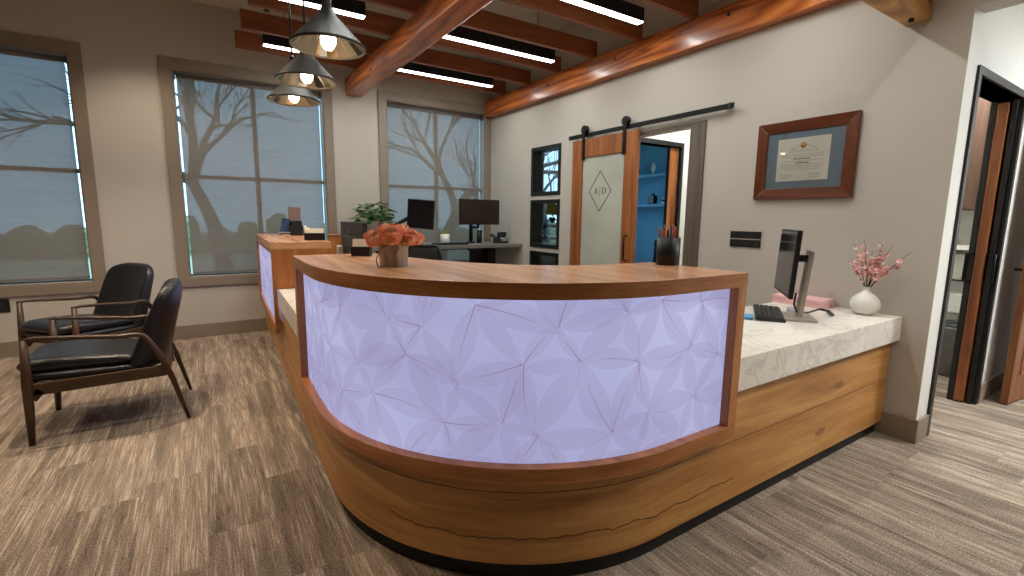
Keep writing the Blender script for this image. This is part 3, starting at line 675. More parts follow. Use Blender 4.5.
# walnut fascia wraps the edge of the top
m = WB(); m.band(outline(RO+.0015, YL, XL), outline(RO-.01, YL, XL), LB0-.001, LT-.0015); m.build('fascia', WALNUT, t)
m = WB(); m.band(out, outline(.002, YL, XL), .425, .483); m.build('bottom_rail', WALNUT, t, bevel=.002)
x_ = CX-RC-RO+shx(YL)
m = WB(); m.bb((x_, YL-.055, .483), (x_+.085, YL, LB0), g=2); m.build('stile', WALNUT, t, bevel=.002)
m = WB(); m.bb((XL-.055, CY-RC-RO, .483), (XL, CY-RC+.03, LB0), g=2); m.build('stile', WALNUT, t, bevel=.002)
m = WB(); m.bb((x_+.08, YL-.03, .761), (inn[0][0], YL, LB0), g=2); m.build('end_board', WALNUTV, t, bevel=.002)
m = WB(); m.bb((XL-.03, CY-RC+.03, .761), (XL, 1.575, LB0), g=2); m.build('end_board', WALNUTV, t, bevel=.002)
m = WB(); m.band(outline(-.10, YL-.03, XL-.03), outline(-.125, YL-.03, XL-.03), .761, LB0); m.build('back_board', WALNUTV, t)
fn, L = polyfn(outline(.014, YL-.055, XL-.055))
leaf_panel(fn, L, .483, LB0).build('light_panel', [PANEL, VEIL, RIB], t)

# straight raised ledge at the far end of the left arm
YA, YB = 4.02, 5.9
t = thing('side_ledge', 'straight raised walnut ledge with narrow glowing panel by the windows', 'reception ledge', (.6, 4.9, .42))
xa, xb = CX-RC-.055+shx(YA), CX-RC-.055+shx(YB)
top = [(xb, YB), (xa, YA), (xa+.44, YA), (xb+.44, YB)]
m = WB(); m.prism(top, LB0, LT); m.build('ledge_top', WALNUTTOP, t, bevel=.003)
m = WB(); m.prism([(xa+.002, YA+.001), (xa+.002, YA+.05), (xa+.438, YA+.05), (xa+.438, YA+.001)], .765, LB0)
m.prism([(xa+.002, YA+.001), (xa+.002, YA+.05), (xa+.028, YA+.05), (xa+.028, YA+.001)], .42, .765)
for f in range(len(m.uv)): m.uv[f] = [(v_, u_) for (u_, v_) in m.uv[f]]
m.build('end_panel', WALNUTV, t, bevel=.002)
m = WB(); m.prism([(xb, YB), (xb, YB-.05), (xb+.44, YB-.05), (xb+.44, YB)], .765, LB0); m.prism([(xb, YB), (xb, YB-.05), (xb+.028, YB-.05), (xb+.028, YB)], .42, .765); m.build('end_panel', WALNUTV, t)
m = WB(); m.prism([(xb, YB), (xa, YA), (xa+.028, YA), (xb+.028, YB)], .42, .478); m.build('bottom_rail', WALNUT, t, bevel=.002)
m = WB(); m.prism([(xb+.001, YB-.05), (xa+.001, YA+.05), (xa+.001+.03, YA+.05), (xb+.031, YB-.05)], LB0-.03, LB0); m.build('top_rail', WALNUT, t)
m = WB(); m.prism([(xb+.30, YB-.05), (xa+.30, YA+.05), (xa+.325, YA+.05), (xb+.325, YB-.05)], .765, LB0); m.build('back_board', WALNUTV, t)
fn, L = polyfn([(xb+.02, YB-.05), (xa+.02, YA+.05)])
leaf_panel(fn, L, .478, LB0-.03).build('light_panel', [PANEL, VEIL, RIB], t)
# walnut return screen behind it
t = thing('return_screen', 'low walnut screen panel standing behind the side ledge near the black monitor', 'panel', (1.32, 5.88, 0))
m = WB(); m.bb((1.22, 5.86, .0), (1.42, 5.9, 1.10), g=2); m.build('board', WALNUTV, t, bevel=.003)
m = WB(); m.bb((1.21, 5.85, 1.10), (1.43, 5.91, 1.118)); m.build('cap', WALNUTTOP, t, bevel=.003)

# ------------------------------------------------------------------ lounge chairs
def pillow(m, xs, zs_bot, zs_top, hw, n=9, crown=.012):
    pass
def cushion(pts, hw, ny=10, edge=.35):
    """closed soft slab: pts = closed side profile (x,z) list ordered round; swept across y in [-hw,hw] with rounded ends"""
    m = MB(); k = len(pts); cx = sum(p[0] for p in pts)/k; cz = sum(p[1] for p in pts)/k
    vs = []; rows = []
    for j in range(ny+1):
        s = -1+2*j/ny; e = max(0, (abs(s)-(1-edge))/edge); sc = 1-.16*e**2.5; rows.append(len(vs))
        for x, z in pts: vs.append((cx+(x-cx)*sc, hw*s, cz+(z-cz)*(1-.22*e**2.5)))
    fs = []
    for j in range(ny):
        for i in range(k): i2 = (i+1) % k; fs.append((rows[j]+i, rows[j]+i2, rows[j+1]+i2, rows[j+1]+i))
    fs.append(tuple(range(k))); fs.append(tuple(rows[-1]+i for i in range(k))[::-1]); m.add(vs, fs, None, 0, True); return m
def make_chair(label, loc, rz):
    t = thing('lounge_chair', label, 'armchair', loc, rz, 'lounge chairs')
    for s in (-1, 1):
        y = s*.315
        m = MB(); m.tube([(-.378, y*.955, 0), (-.368, y*.975, .22), (-.362, y, .36), (-.352, y, .622)], [.013, .020, .022, .015], 10, flat=1.15); m.build('front_leg', CHAIRWOOD, t)
        # armrest bends down at the elbow and runs on into the raked rear leg
        m = MB(); m.tube([(-.368, y, .622), (-.30, y, .627), (-.14, y*1.0, .612), (.05, y, .592), (.14, y, .594), (.178, y, .584), (.20, y*.995, .555), (.25, y*.985, .45), (.30, y*.975, .30), (.372, y*.96, 0)], [.011, .014, .016, .017, .018, .019, .019, .021, .022, .013], 10, flat=.8)
        m.build('arm_and_rear_leg', CHAIRWOOD, t)
        m = MB(); m.hull = None
        m.box((-.035, y*.965, .335), (.62, .024, .07), Matrix.Rotation(math.radians(-1.5), 3, 'Y')); m.box((-.33, y*.965, .30), (.05, .024, .07), Matrix.Rotation(math.radians(40), 3, 'Y')); m.build('side_rail', CHAIRWOOD, t, bevel=.006)
    m = MB(); m.box((-.345, 0, .335), (.025, .58, .05)); m.build('front_rail', CHAIRWOOD, t, bevel=.005)
    m = MB(); m.box((.27, 0, .345), (.03, .585, .07), Matrix.Rotation(math.radians(-20), 3, 'Y')); m.build('rear_rail', CHAIRWOOD, t, bevel=.005)
    # seat shell and loose seat cushion, both black leather
    cushion([(-.41, .375), (-.36, .352), (-.1, .350), (.17, .348), (.20, .37), (.17, .40), (-.1, .412), (-.36, .418), (-.405, .405)], .285, edge=.25).build('seat_base', LEATHER, t, sub=1)
    cushion([(-.43, .43), (-.40, .408), (-.1, .402), (.14, .392), (.17, .43), (.12, .455), (-.1, .480), (-.28, .492), (-.38, .488), (-.425, .465)], .272, edge=.25).build('seat_cushion', LEATHER, t, sub=1)
    # shell back: leans, dished across, rounded top corners
    m = MB(); NZ, NY = 14, 12; hw0, hw1 = .272, .262
    def bp(j, i, side):
        a = j/NZ; s = -1+2*i/NY; z = .345+.545*a; hw = hw0+(hw1-hw0)*a
        top = max(0, (a-.74)/.26); hw *= (1-.16*top**3); z -= .035*top**2*abs(s)**4
        lean = .10+.205*a+.02*a*a
        th = (.18-.09*a)*(1-.35*abs(s)**3)*(1-.35*top**2)
        dish = -.045*abs(s)**2.2
        x = lean+dish+(0 if side == 0 else th)
        return (x, hw*s, z)
    vs = [bp(j, i, sd) for sd in (0, 1) for j in range(NZ+1) for i in range(NY+1)]; n1 = (NZ+1)*(NY+1); ix = lambda sd, j, i: sd*n1+j*(NY+1)+i; fs = []
    for sd in (0, 1):
        for j in range(NZ):
            for i in range(NY): fs.append((ix(sd, j, i), ix(sd, j, i+1), ix(sd, j+1, i+1), ix(sd, j+1, i)))
    for i in range(NY):
        for j in (0, NZ): fs.append((ix(0, j, i), ix(0, j, i+1), ix(1, j, i+1), ix(1, j, i)))
    for j in range(NZ):
        for i in (0, NY): fs.append((ix(0, j, i), ix(0, j+1, i), ix(1, j+1, i), ix(1, j, i)))
    m.add(vs, fs, None, 0, True); m.build('backrest', LEATHER, t, sub=1)
    return t
ch = make_chair('nearer black leather lounge chair with walnut frame, seen side-on', (-.535, 3.955, 0), 0)
c2 = copy_tree(ch); c2.location = (-.79, 5.20, 0); c2.rotation_euler = (0, 0, math.radians(40)); c2['label'] = 'black leather lounge chair under the left window, turned towards the camera'

# ------------------------------------------------------------------ things on the ledges
def rose_bunch(t, cx, cy, z, R_):
    rnd = random.Random(5)
    heads = [(0, 0, .034, .060), (-.062, .022, .022, .046), (.066, -.022, .020, .048), (-.022, -.046, .018, .044), (.03, .050, .022, .046), (-.05, .060, .014, .038), (-.082, -.020, .004, .034), (.098, .014, .012, .040), (.04, -.058, .010, .036)]
    for hx, hy, hz, r in heads:
        m = WB(); c0 = Vector((cx+hx, cy+hy, z+hz)); ax = Vector((hx*3.2, hy*3.2, .6)).normalized(); a_ = ax.orthogonal().normalized(); b_ = ax.cross(a_)
        for ring, (rk, n, p_top, wd) in enumerate(((.30, 3, .25, 1.25), (.48, 4, .42, 1.0), (.66, 5, .62, .85), (.83, 6, .85, .72), (1.0, 7, 1.12, .62))):
            for j in range(n):
                q0 = 2*PI*j/n+ring*.9+rnd.uniform(-.25, .25); pt = p_top+rnd.uniform(-.12, .12); vs = []
                for iu in range(7):
                    u = -1+2*iu/6
                    for iv in range(6):
                        v = iv/5; pol = 2.5+(pt+.22*u*u-2.5)*v; rad = r*rk*(1+.10*math.sin(PI*v)+(.20 if ring > 1 else .06)*max(0, v-.7)/.3*(1-.5*u*u)+.04*math.sin(7*u+3*v+j))
                        q = q0+u*wd*(.55+.45*math.sin(PI*min(1, v*.8+.1)))
                        d = ax*math.cos(pol)*.86+(a_*math.cos(q)+b_*math.sin(q))*math.sin(pol); vs.append(c0+d*rad)
                fs = [(i*6+k, i*6+k+1, (i+1)*6+k+1, (i+1)*6+k) for i in range(6) for k in range(5)]; m.add(vs, fs, None, 0, True)
        m.build('rose_bloom', CORAL, t)
def ball(c, r, nu=12, nv=8, sz=1):
    vs = [(c[0], c[1], c[2]-r*sz)]; fs = []
    for j in range(1, nv):
        p = PI*j/nv
        for i in range(nu): a = 2*PI*i/nu; vs.append((c[0]+r*math.sin(p)*math.cos(a), c[1]+r*math.sin(p)*math.sin(a), c[2]-r*math.cos(p)*sz))
    vs.append((c[0], c[1], c[2]+r*sz)); n = len(vs)-1
    for i in range(nu):
        i2 = (i+1) % nu; fs.append((0, 1+i2, 1+i)); b = 1+(nv-2)*nu; fs.append((n, b+i, b+i2))
        for j in range(nv-2): q = 1+j*nu; fs.append((q+i, q+i2, q+nu+i2, q+nu+i))
    return vs, fs
px, py = .665, 1.945
t = thing('flower_tin', 'ribbed zinc tin of coral roses with twine on the curved ledge', 'flower arrangement', (px, py, LT))
m = MB(); m.lathe([(0, 0), (.056, 0), (.0575, .004), (.0615, .108), (.064, .112), (.064, .118), (.059, .118), (.058, .06), (0, .055)], n=144, rfun=lambda a, z: 1+(.009*math.cos(36*a) if .003 < z < .109 else 0)); m.build('tin', ZINC, t)
rose_bunch(t, px, py, LT+.108, .14)
m = WB(); rnd = random.Random(3)
for j in range(9):
    a = 2*PI*j/9; cx_, cy_ = px+.075*math.cos(a), py+.075*math.sin(a)
    m.add([(px+.04*math.cos(a), py+.04*math.sin(a), LT+.112), (cx_-.02*math.sin(a), cy_+.02*math.cos(a), LT+.108), (px+.115*math.cos(a), py+.115*math.sin(a), LT+.10), (cx_+.02*math.sin(a), cy_-.02*math.cos(a), LT+.106)], [(0, 1, 2, 3)])
m.build('rose_leaf', LEAFG, t)
m = MB(); m.tube([(.062*math.cos(a), .062*math.sin(a), .092+.006*math.sin(3*a)) for a in [2*PI*k/24 for k in range(25)]], .0035, 6, caps=False)
m.tube([(-.05, -.045, .09), (-.075, -.05, .07), (-.088, -.045, .03), (-.082, -.05, .004), (-.075, -.06, .003)], .0028, 6)
m.tube([(-.05, -.045, .09), (-.02, -.07, .10), (.0, -.068, .075), (-.02, -.066, .06)], .0028, 6); m.build('twine', ROPE, t)

def cardbox(name, label, x, y, z, rz, w=.095, d=.055, h=.05, ch=.078):
    t = thing(name, label, 'card holder', (x, y, z), rz, None)
    m = MB(); m.bb((-w/2, -d/2, 0), (w/2, d/2, .006)); m.bb((-w/2, -d/2, .006), (-w/2+.004, d/2, h)); m.bb((w/2-.004, -d/2, .006), (w/2, d/2, h)); m.bb((-w/2, -d/2, .006), (w/2, -d/2+.004, h)); m.bb((-w/2, d/2-.004, .006), (w/2, d/2, h+.012)); m.build('holder', CARDBLK, t, bevel=.001)
    m = MB()
    for k in range(9): m.box((0, -d/2+.009+.0045*k, .008+ch/2+.001*(k % 3)), (w-.014, .0032, ch), Matrix.Rotation(math.radians(-8), 3, 'X'))
    m.build('business_cards', PAPER, t)
cardbox('card_holder', 'black holder of white business cards beside the coral roses', .685, 2.50, LT, math.radians(-32))
cardbox('card_holder', 'black business card holder on the straight side ledge', .79, 4.30, LT, math.radians(-12), .16, .09, .06, .088)

t = thing('pen_cup', 'black pencil cup full of orange pens on the ledge end', 'pen cup', (1.80, 1.455, LT))
m = MB(); m.lathe([(0, 0), (.050, 0), (.052, .002), (.052, .125), (.049, .125), (.048, .01), (0, .008)], n=36); m.build('cup', BLACK, t)
rnd = random.Random(8); ORG = plain('orange pen', srgb(206, 104, 50), .4); GRYP = plain('grey pen', srgb(96, 84, 84), .4); BLP = plain('blue pen', srgb(40, 90, 150), .4)
for k in range(14):
    a = 2*PI*k/14; r_ = .034 if k % 2 else .018; tl = rnd.uniform(.008, .014); h = .165+rnd.uniform(-.012, .022)
    p0 = (r_*.8*math.cos(a), r_*.8*math.sin(a), .012); p1 = ((r_+tl)*math.cos(a), (r_+tl)*math.sin(a), h)
    m = MB(); m.tube([p0, [p0[i]+(p1[i]-p0[i])*.93 for i in range(3)], p1], [.0048, .0048, .0026], 8); o = m.build('pen', [ORG, GRYP, ORG, BLACK, BLP][k % 5 if k != 9 else 4], t)

# card display and desk tidy on the side ledge
t = thing('desk_tidy', 'black desk organiser with blue cards and brown tablet near the window', 'organiser', (.80, 5.35, LT), math.radians(10))
m = MB(); m.bb((-.06, -.05, 0), (.06, .05, .012)); m.bb((-.06, .035, .012), (.06, .05, .17)); m.bb((-.06, -.05, .012), (-.05, .035, .10)); m.bb((.05, -.05, .012), (.06, .035, .10)); m.bb((-.05, -.05, .012), (.05, -.042, .15)); m.build('holder', BLACK, t, bevel=.002)
m = MB(); m.box((-.10, .0, .10), (.075, .012, .15), Matrix.Rotation(.18, 3, 'Y')); m.build('blue_card', plain('navy card', srgb(36, 66, 110), .5), t, bevel=.002)
m = MB(); m.bb((-.16, -.04, 0), (-.065, .04, .012)); m.bb((-.16, -.04, .028), (-.065, .04, .036)); m.bb((-.16, .03, .012), (-.065, .04, .028)); m.build('card_tray', SILVER, t, bevel=.001)
m = MB(); m.box((.0, .012, .215), (.12, .012, .15), Matrix.Rotation(-.12, 3, 'X') @ Matrix.Rotation(.1, 3, 'Y')); m.build('tablet', plain('brown leaflet', srgb(120, 96, 86), .4), t, bevel=.003)
m = MB()
for k in range(2): m.cyl((.085+.03*k, -.03, .012), (.085+.03*k, -.03, .10-.02*k), .013, n=14)
m.build('cream_tube', PAPER, t)
m = MB(); m.bb((.06, -.11, 0), (.20, -.05, .012)); m.build('base_tray', BLACK, t, bevel=.002)

# ------------------------------------------------------------------ things on the stone worktop
ZM = .7615
def vecrot(a): return Matrix.Rotation(a, 3, 'Z')
mw = thing('desktop_monitor', 'thin desktop monitor on a silver stand on the stone worktop', 'monitor', (2.875, 1.415, ZM), math.radians(36.5))
# local x runs along the screen, local -y is behind
m = MB(); m.box((-.01, .045, .335), (.50, .022, .37), Matrix.Rotation(math.radians(2.5), 3, 'X')); bz = m.build('bezel', BLACK, mw, bevel=.004)
m = MB(); m.box((-.01, .0575, .336), (.48, .002, .345), Matrix.Rotation(math.radians(2.5), 3, 'X')); m.build('screen', SCREEN, bz)
m = MB(); m.box((.03, .02, .33), (.26, .03, .2), Matrix.Rotation(math.radians(2.5), 3, 'X')); m.build('back_cover', BLACK, mw, bevel=.01)
m = MB(); m.box((.03, -.062, .205), (.085, .03, .40), Matrix.Rotation(math.radians(4.5), 3, 'X')); m.build('column', SILVER, mw, bevel=.006)
m = MB(); m.box((.03, -.015, .355), (.05, .11, .04)); m.build('tilt_bracket', BLACK, mw, bevel=.004)
m = MB(); m.box((.03, -.03, .007), (.24, .19, .012)); m.build('stand_base', SILVER, mw, bevel=.004)
kb = thing('keyboard', 'black computer keyboard lying on the stone worktop', 'keyboard', (2.87, 1.545, ZM), math.radians(32))
m = MB(); m.box((0, 0, .011), (.45, .155, .016), Matrix.Rotation(math.radians(3), 3, 'X')); kc = m.build('case', DARKGREY, kb, bevel=.004)
m = MB()
for r_ in range(5):
    n_ = 15
    for k in range(n_):
        w = .0255
        if r_ == 0 and 4 <= k <= 8: continue
        m.box((-.205+k*.0293, -.055+r_*.0275, .0215+(-.055+r_*.0275)*.052), (w, .0225, .007))
m.box((-.0295, -.055, .0187), (.14, .0225, .007)); m.build('key', BLACK, kc, bevel=.002, seg=1)
m = MB(); m.lathe([(0, 0), (.028, 0), (.031, .008), (.028, .022), (.018, .032), (0, .035)], n=24); o = m.build('computer_mouse', plain('light grey mouse', srgb(190, 194, 198), .4)); o.scale = (1, 1.7, 1); o.location = (3.10, 1.52, ZM); o.rotation_euler = (0, 0, -.9); tag(o, 'pale grey computer mouse beside the monitor stand', 'mouse')
m = MB(); m.box((0, 0, .008), (.11, .11, .016)); o = m.build('sticky_notes', BLUEP, bevel=.002); o.location = (2.65, 1.575, ZM); o.rotation_euler = (0, 0, .5); tag(o, 'small blue sticky note pad left of the keyboard', 'note pad')
m = MB(); m.tube([(3.07, 1.35, .81), (3.12, 1.32, .80), (3.16, 1.31, .772), (3.2, 1.34, .769), (3.25, 1.38, .769)], .007, 8); m.tube([(2.84, 1.38, .92), (2.87, 1.40, .85), (2.91, 1.40, .80), (3.0, 1.38, .79), (3.07, 1.35, .81)], .006, 8); tag(m.build('monitor_cable', BLACK), 'black cable looping behind the silver monitor stand', 'cable')
t = thing('gift_box', 'flat pink box lying against the right wall', 'box', (3.45, 1.66, ZM))
m = WB(); m.bb((3.37, 1.465, ZM), (3.53, 1.795, ZM+.035)); m.build('box_base', PINK, t, bevel=.002)
m = WB(); m.bb((3.366, 1.461, ZM+.03), (3.534, 1.799, ZM+.056)); m.build('lid', PINK, t, bevel=.003)

vx, vy = 3.435, 1.255
t = thing('bud_vase', 'round white ribbed vase holding pink blossom twigs', 'vase', (vx, vy, ZM))
m = MB(); m.lathe([(q*1.17, z*1.22) for q, z in [(0, 0), (.035, 0), (.052, .012), (.066, .036), (.068, .055), (.06, .078), (.042, .098), (.022, .112), (.0145, .125), (.0145, .138), (.017, .142), (.012, .142), (.0105, .12), (0, .11)]], n=96, rfun=lambda a, z: 1+.012*math.cos(30*a)*(1 if .01 < z < .12 else 0)); m.build('vase_body', WHITECER, t)
rnd = random.Random(21)
tips = [(-.06, .075, .37), (-.03, .03, .385), (.02, .05, .33), (.05, -.04, .36), (.05, -.09, .34), (.05, -.19, .31), (-.04, .10, .22), (.06, -.03, .28), (-.02, -.09, .22), (.02, .0, .30), (.03, -.12, .2)]
tw = WB(); flowers = []
for k, (dx, dy, h) in enumerate(tips):
    p0 = Vector((vx, vy, ZM+.14)); p3 = Vector((min(vx+dx, 3.525), vy+dy, ZM+.14+h*.84)); mid = p0.lerp(p3, .5)+Vector((rnd.uniform(-.012, .012), rnd.uniform(-.012, .012), .03))
    P = [p0*(1-s)**2+mid*2*s*(1-s)+p3*s*s for s in [i/10 for i in range(11)]]
    for i in range(3, 10): P[i] = P[i]+Vector((rnd.uniform(-.003, .003), rnd.uniform(-.003, .003), rnd.uniform(-.003, .003)))
    tw.tube(P, [.0028-.0018*i/10 for i in range(11)], 6)
    for i in [3, 4, 4, 5, 5, 6, 6, 7, 7, 8, 9, 10]:
        if rnd.random() < (.95 if i < 8 else .6): flowers.append((P[i]+Vector((rnd.uniform(-.017, .017), rnd.uniform(-.017, .017), rnd.uniform(-.012, .012))), rnd.uniform(.012, .019) if i < 9 else rnd.uniform(.006, .010)))
tw.build('twig', TWIG, t)
fl = []
for c, r_ in flowers:
    c.x = min(c.x, 3.53); m = WB(); nrm = Vector((rnd.uniform(-1, .3), rnd.uniform(-1, .6), rnd.uniform(-.3, 1))).normalized(); a_ = nrm.orthogonal().normalized(); b_ = nrm.cross(a_)
    for j in range(5):
        q = 2*PI*j/5; d = a_*math.cos(q)+b_*math.sin(q); e = nrm.cross(d)
        m.add([c, c+d*r_*.55+e*r_*.42+nrm*r_*.15, c+d*r_*1.05+e*r_*.2+nrm*r_*.4, c+d*r_*1.05-e*r_*.2+nrm*r_*.4, c+d*r_*.55-e*r_*.42+nrm*r_*.15], [(0, 1, 2, 3, 4)], None, 0, True)
    m.add(*ball(c+nrm*r_*.15, r_*.22, 6, 4), None, 0, True); m.build('blossom', BLOSSOM, t)

# ------------------------------------------------------------------ sliding door and its track
t = thing('sliding_door', 'walnut sliding barn door with frosted glass and diamond monogram', 'door', (XR-.06, 3.78, 0))
x0, x1 = XR-.075, XR-.035; y0, y1, zt = 3.232, 4.172, 2.162; sw = .165
m = WB(); m.bb((x0, y0, .015), (x1, y0+sw, zt), g=2); m.bb((x0, y1-sw, .015), (x1, y1, zt), g=2); m.build('stile', DOORWOOD, t, bevel=.002)
m = WB(); m.bb((x0, y0+sw, 1.975), (x1, y1-sw, zt), g=2); m.bb((x0, y0+sw, .015), (x1, y1-sw, .28), g=1); m.build('rail', DOORWOOD, t, bevel=.002)
m = WB(); m.bb((x0+.014, y0+sw-.01, .27), (x0+.022, y1-sw+.01, 1.985)); m.build('frosted_glass', FROST, t)
# diamond monogram, seen as lines on the glass
xe = x0+.013; cy_, cz_ = (y0+y1)/2+.03, 1.615; hw, hh = .165, .205
m = WB()
def bar(p, q, w):
    d = Vector((0, q[0]-p[0], q[1]-p[1])); n = Vector((0, -d.z, d.y)).normalized()*w/2; P0, P1 = Vector((xe, *p)), Vector((xe, *q)); o_ = Vector((-.0012, 0, 0))
    m.add([P0-n, P1-n, P1+n, P0+n, P0-n+o_, P1-n+o_, P1+n+o_, P0+n+o_], [(0, 1, 2, 3), (7, 6, 5, 4), (0, 4, 5, 1), (1, 5, 6, 2), (2, 6, 7, 3), (3, 7, 4, 0)])
D4 = [(cy_, cz_+hh), (cy_-hw, cz_), (cy_, cz_-hh), (cy_+hw, cz_)]
for p, q in zip(D4, D4[1:]+D4[:1]): bar(p, q, .008)
bar((cy_, cz_+.055), (cy_, cz_-.055), .004)
# serif A on the viewer's left (greater y), serif D on the right
ay = cy_+.060; b0, b1 = cz_-.030, cz_+.034
bar((ay+.024, b0), (ay+.001, b1), .004); bar((ay-.022, b0), (ay, b1), .009); bar((ay+.016, cz_-.008), (ay-.014, cz_-.008), .0035); bar((ay+.032, b0), (ay+.016, b0), .0035); bar((ay-.012, b0), (ay-.032, b0), .0035)
dy_ = cy_-.042; bar((dy_, b0), (dy_, b1), .009); bar((dy_+.011, b1-.0017), (dy_-.014, b1-.0017), .0035); bar((dy_+.011, b0+.0017), (dy_-.014, b0+.0017), .0035)
arc = [(dy_-.014-.030*math.sin(PI*k/12), cz_+.002+.0305*math.cos(PI*k/12)) for k in range(13)]
for k, (p, q) in enumerate(zip(arc, arc[1:])): bar(p, q, .0035+.006*math.sin(PI*(k+.5)/12))
m.build('monogram', ETCH, t)
m = WB(); m.tube([(x0, 3.31, .93), (x0-.045, 3.31, .93), (x0-.045, 3.31, 1.17), (x0, 3.31, 1.17)], .010, 8); m.build('handle', BLACKM, t)
for yy in (3.99, 3.40):
    m = WB(); m.bb((x0-.01, yy-.022, 1.95), (x0-.002, yy+.022, 2.29)); hs = m.build('hanger_strap', BLACKM, t, bevel=.002)
    m = WB(); m.cyl((x0-.008, yy, 2.262), (x0+.03, yy, 2.262), .045, n=28); m.build('hanger_wheel', BLACKM, hs)
    m = WB()
    for zz in (1.99, 2.08): m.cyl((x0-.014, yy, zz), (x0-.009, yy, zz), .009, n=8)
    m.build('bolt', BLACK, hs)
t = thing('door_track', 'long black steel sliding door track on the right wall', 'door track', (XR-.03, 3.33, 2.2))
m = WB(); m.bb((XR-.062, 2.287, 2.186), (XR-.052, 4.262, 2.228)); m.build('rail_bar', BLACKM, t, bevel=.001)
for yy in (2.36, 2.82, 3.28, 3.74, 4.2):
    m = WB(); m.cyl((XR-.053, yy, 2.207), (XR-.0005, yy, 2.207), .012, n=12); m.build('standoff', BLACKM, t)
for yy in (2.32, 4.235): m = WB(); m.bb((XR-.066, yy-.012, 2.184), (XR-.05, yy+.012, 2.231)); m.build('end_stop', BLACK, t, bevel=.002)

# ------------------------------------------------------------------ certificate and switch plate
t = thing('certificate', 'framed certificate with blue mount in a mahogany frame on the right wall', 'framed certificate', (XR-.02, 1.765, 1.755))
ya, yb, za, zb = 1.434, 2.09, 1.487, 2.027; w = .075
O4 = [(ya, za), (yb, za), (yb, zb), (ya, zb)]; I4 = [(ya+w, za+w), (yb-w, za+w), (yb-w, zb-w), (ya+w, zb-w)]
for k in range(4):
    j = (k+1) % 4; m = WB(); f4 = [O4[k], O4[j], I4[j], I4[k]]; ln = (yb-ya) if k % 2 == 0 else (zb-za)
    vs = [(XR-.030, *q) for q in f4[:2]]+[(XR-.021, *q) for q in f4[2:]]+[(XR-.0005, *q) for q in f4]; uvq = [(0, 0), (ln, 0), (ln-w, w), (w, w)]
    m.add(vs, [(0, 1, 2, 3), (7, 6, 5, 4), (0, 4, 5, 1), (1, 5, 6, 2), (2, 6, 7, 3), (3, 7, 4, 0)], [uvq]*6); m.build('frame', FRAMEWOOD, t, bevel=.003)
m = WB(); m.bb((XR-.012, ya+w-.005, za+w-.005), (XR-.008, yb-w+.005, zb-w+.005)); m.build('mount_board', MATBLUE, t)
m = WB(); m.bb((XR-.0135, 1.593, 1.612), (XR-.0122, 1.94, 1.905)); m.build('document', PAPER, t)
g = MB(); g.world = True; xq = XR-.0142
def wbar(mm, y_, z_, ln, h_): mm.bb((xq, y_-ln/2, z_-h_/2), (xq+.0005, y_+ln/2, z_+h_/2))
cyq = 1.766; rnd = random.Random(4)
inkl, ink = WB(), WB()
for k in range(17):                                       # arched heading of small strokes
    a = PI*(.22+.56*k/16); inkl.box((xq, cyq+.20*math.cos(a)*.62, 1.73+.125*math.sin(a)), (.0006, .008, .006))
for z_, ln in ((1.826, .10), (1.812, .16), (1.79, .26), (1.776, .27), (1.748, .25), (1.724, .26), (1.712, .27), (1.700, .24), (1.688, .2)):
    y_ = cyq-ln/2
    while y_ < cyq+ln/2: l_ = rnd.uniform(.008, .022); wbar(inkl, y_+l_/2, z_, l_, .0032); y_ += l_+.005
for z_, ln in ((1.762, .095), (1.735, .085)):
    y_ = cyq-ln/2
    while y_ < cyq+ln/2: l_ = rnd.uniform(.008, .018); wbar(ink, y_+l_/2, z_, l_, .007); y_ += l_+.004
for cyy in (1.865, 1.68):                                 # two signatures over their rules
    pts = [(xq, cyy-.04+.08*k/14, 1.655+.006*math.sin(k*2.3)+.004*math.sin(k*5.1)) for k in range(15)]; ink.tube(pts, .0009, 4); wbar(inkl, cyy, 1.642, .09, .0015); wbar(inkl, cyy, 1.632, .06, .003)
ink.build('heavy_text', INK, t); inkl.build('fine_text', INKL, t)
m = WB(); m.cyl((xq+.0008, cyq, 1.853), (xq-.0004, cyq, 1.853), .020, n=24); m.build('gold_seal', GOLD, t)
m = WB(); m.bb((XR-.017, ya+w-.004, za+w-.004), (XR-.0155, yb-w+.004, zb-w+.004)); m.build('glazing', GLASS, t)
t = thing('switch_plate', 'black double switch plate on the right wall left of the monitor', 'switch', (XR-.005, 2.14, 1.185))
m = WB(); m.bb((XR-.010, 2.015, 1.192), (XR-.0005, 2.265, 1.247)); m.build('upper_plate', BLACK, t, bevel=.002)
m = WB(); m.bb((XR-.010, 2.015, 1.125), (XR-.0005, 2.265, 1.183)); m.build('lower_plate', BLACK, t, bevel=.002)
m = WB(); m.bb((XR-.007, 2.02, 1.183), (XR-.0005, 2.26, 1.192)); m.build('spacer', SILVER, t)
m = WB(); m.bb((XR-.0115, 2.03, 1.14), (XR-.0095, 2.06, 1.168)); m.build('touch_key', DARKGREY, t)
t = thing('wall_outlet', 'black wall outlet plate below the far left window', 'outlet', (-1.585, YW-.004, .482))
m = WB(); m.bb((-1.66, YW-.009, .42), (-1.538, YW-.0005, .543)); m.build('plate', BLACK, t, bevel=.003)
m = WB(); m.bb((-1.625, YW-.0115, .45), (-1.575, YW-.0085, .475)); m.bb((-1.625, YW-.0115, .488), (-1.575, YW-.0085, .513)); m.build('socket', DARKGREY, t)

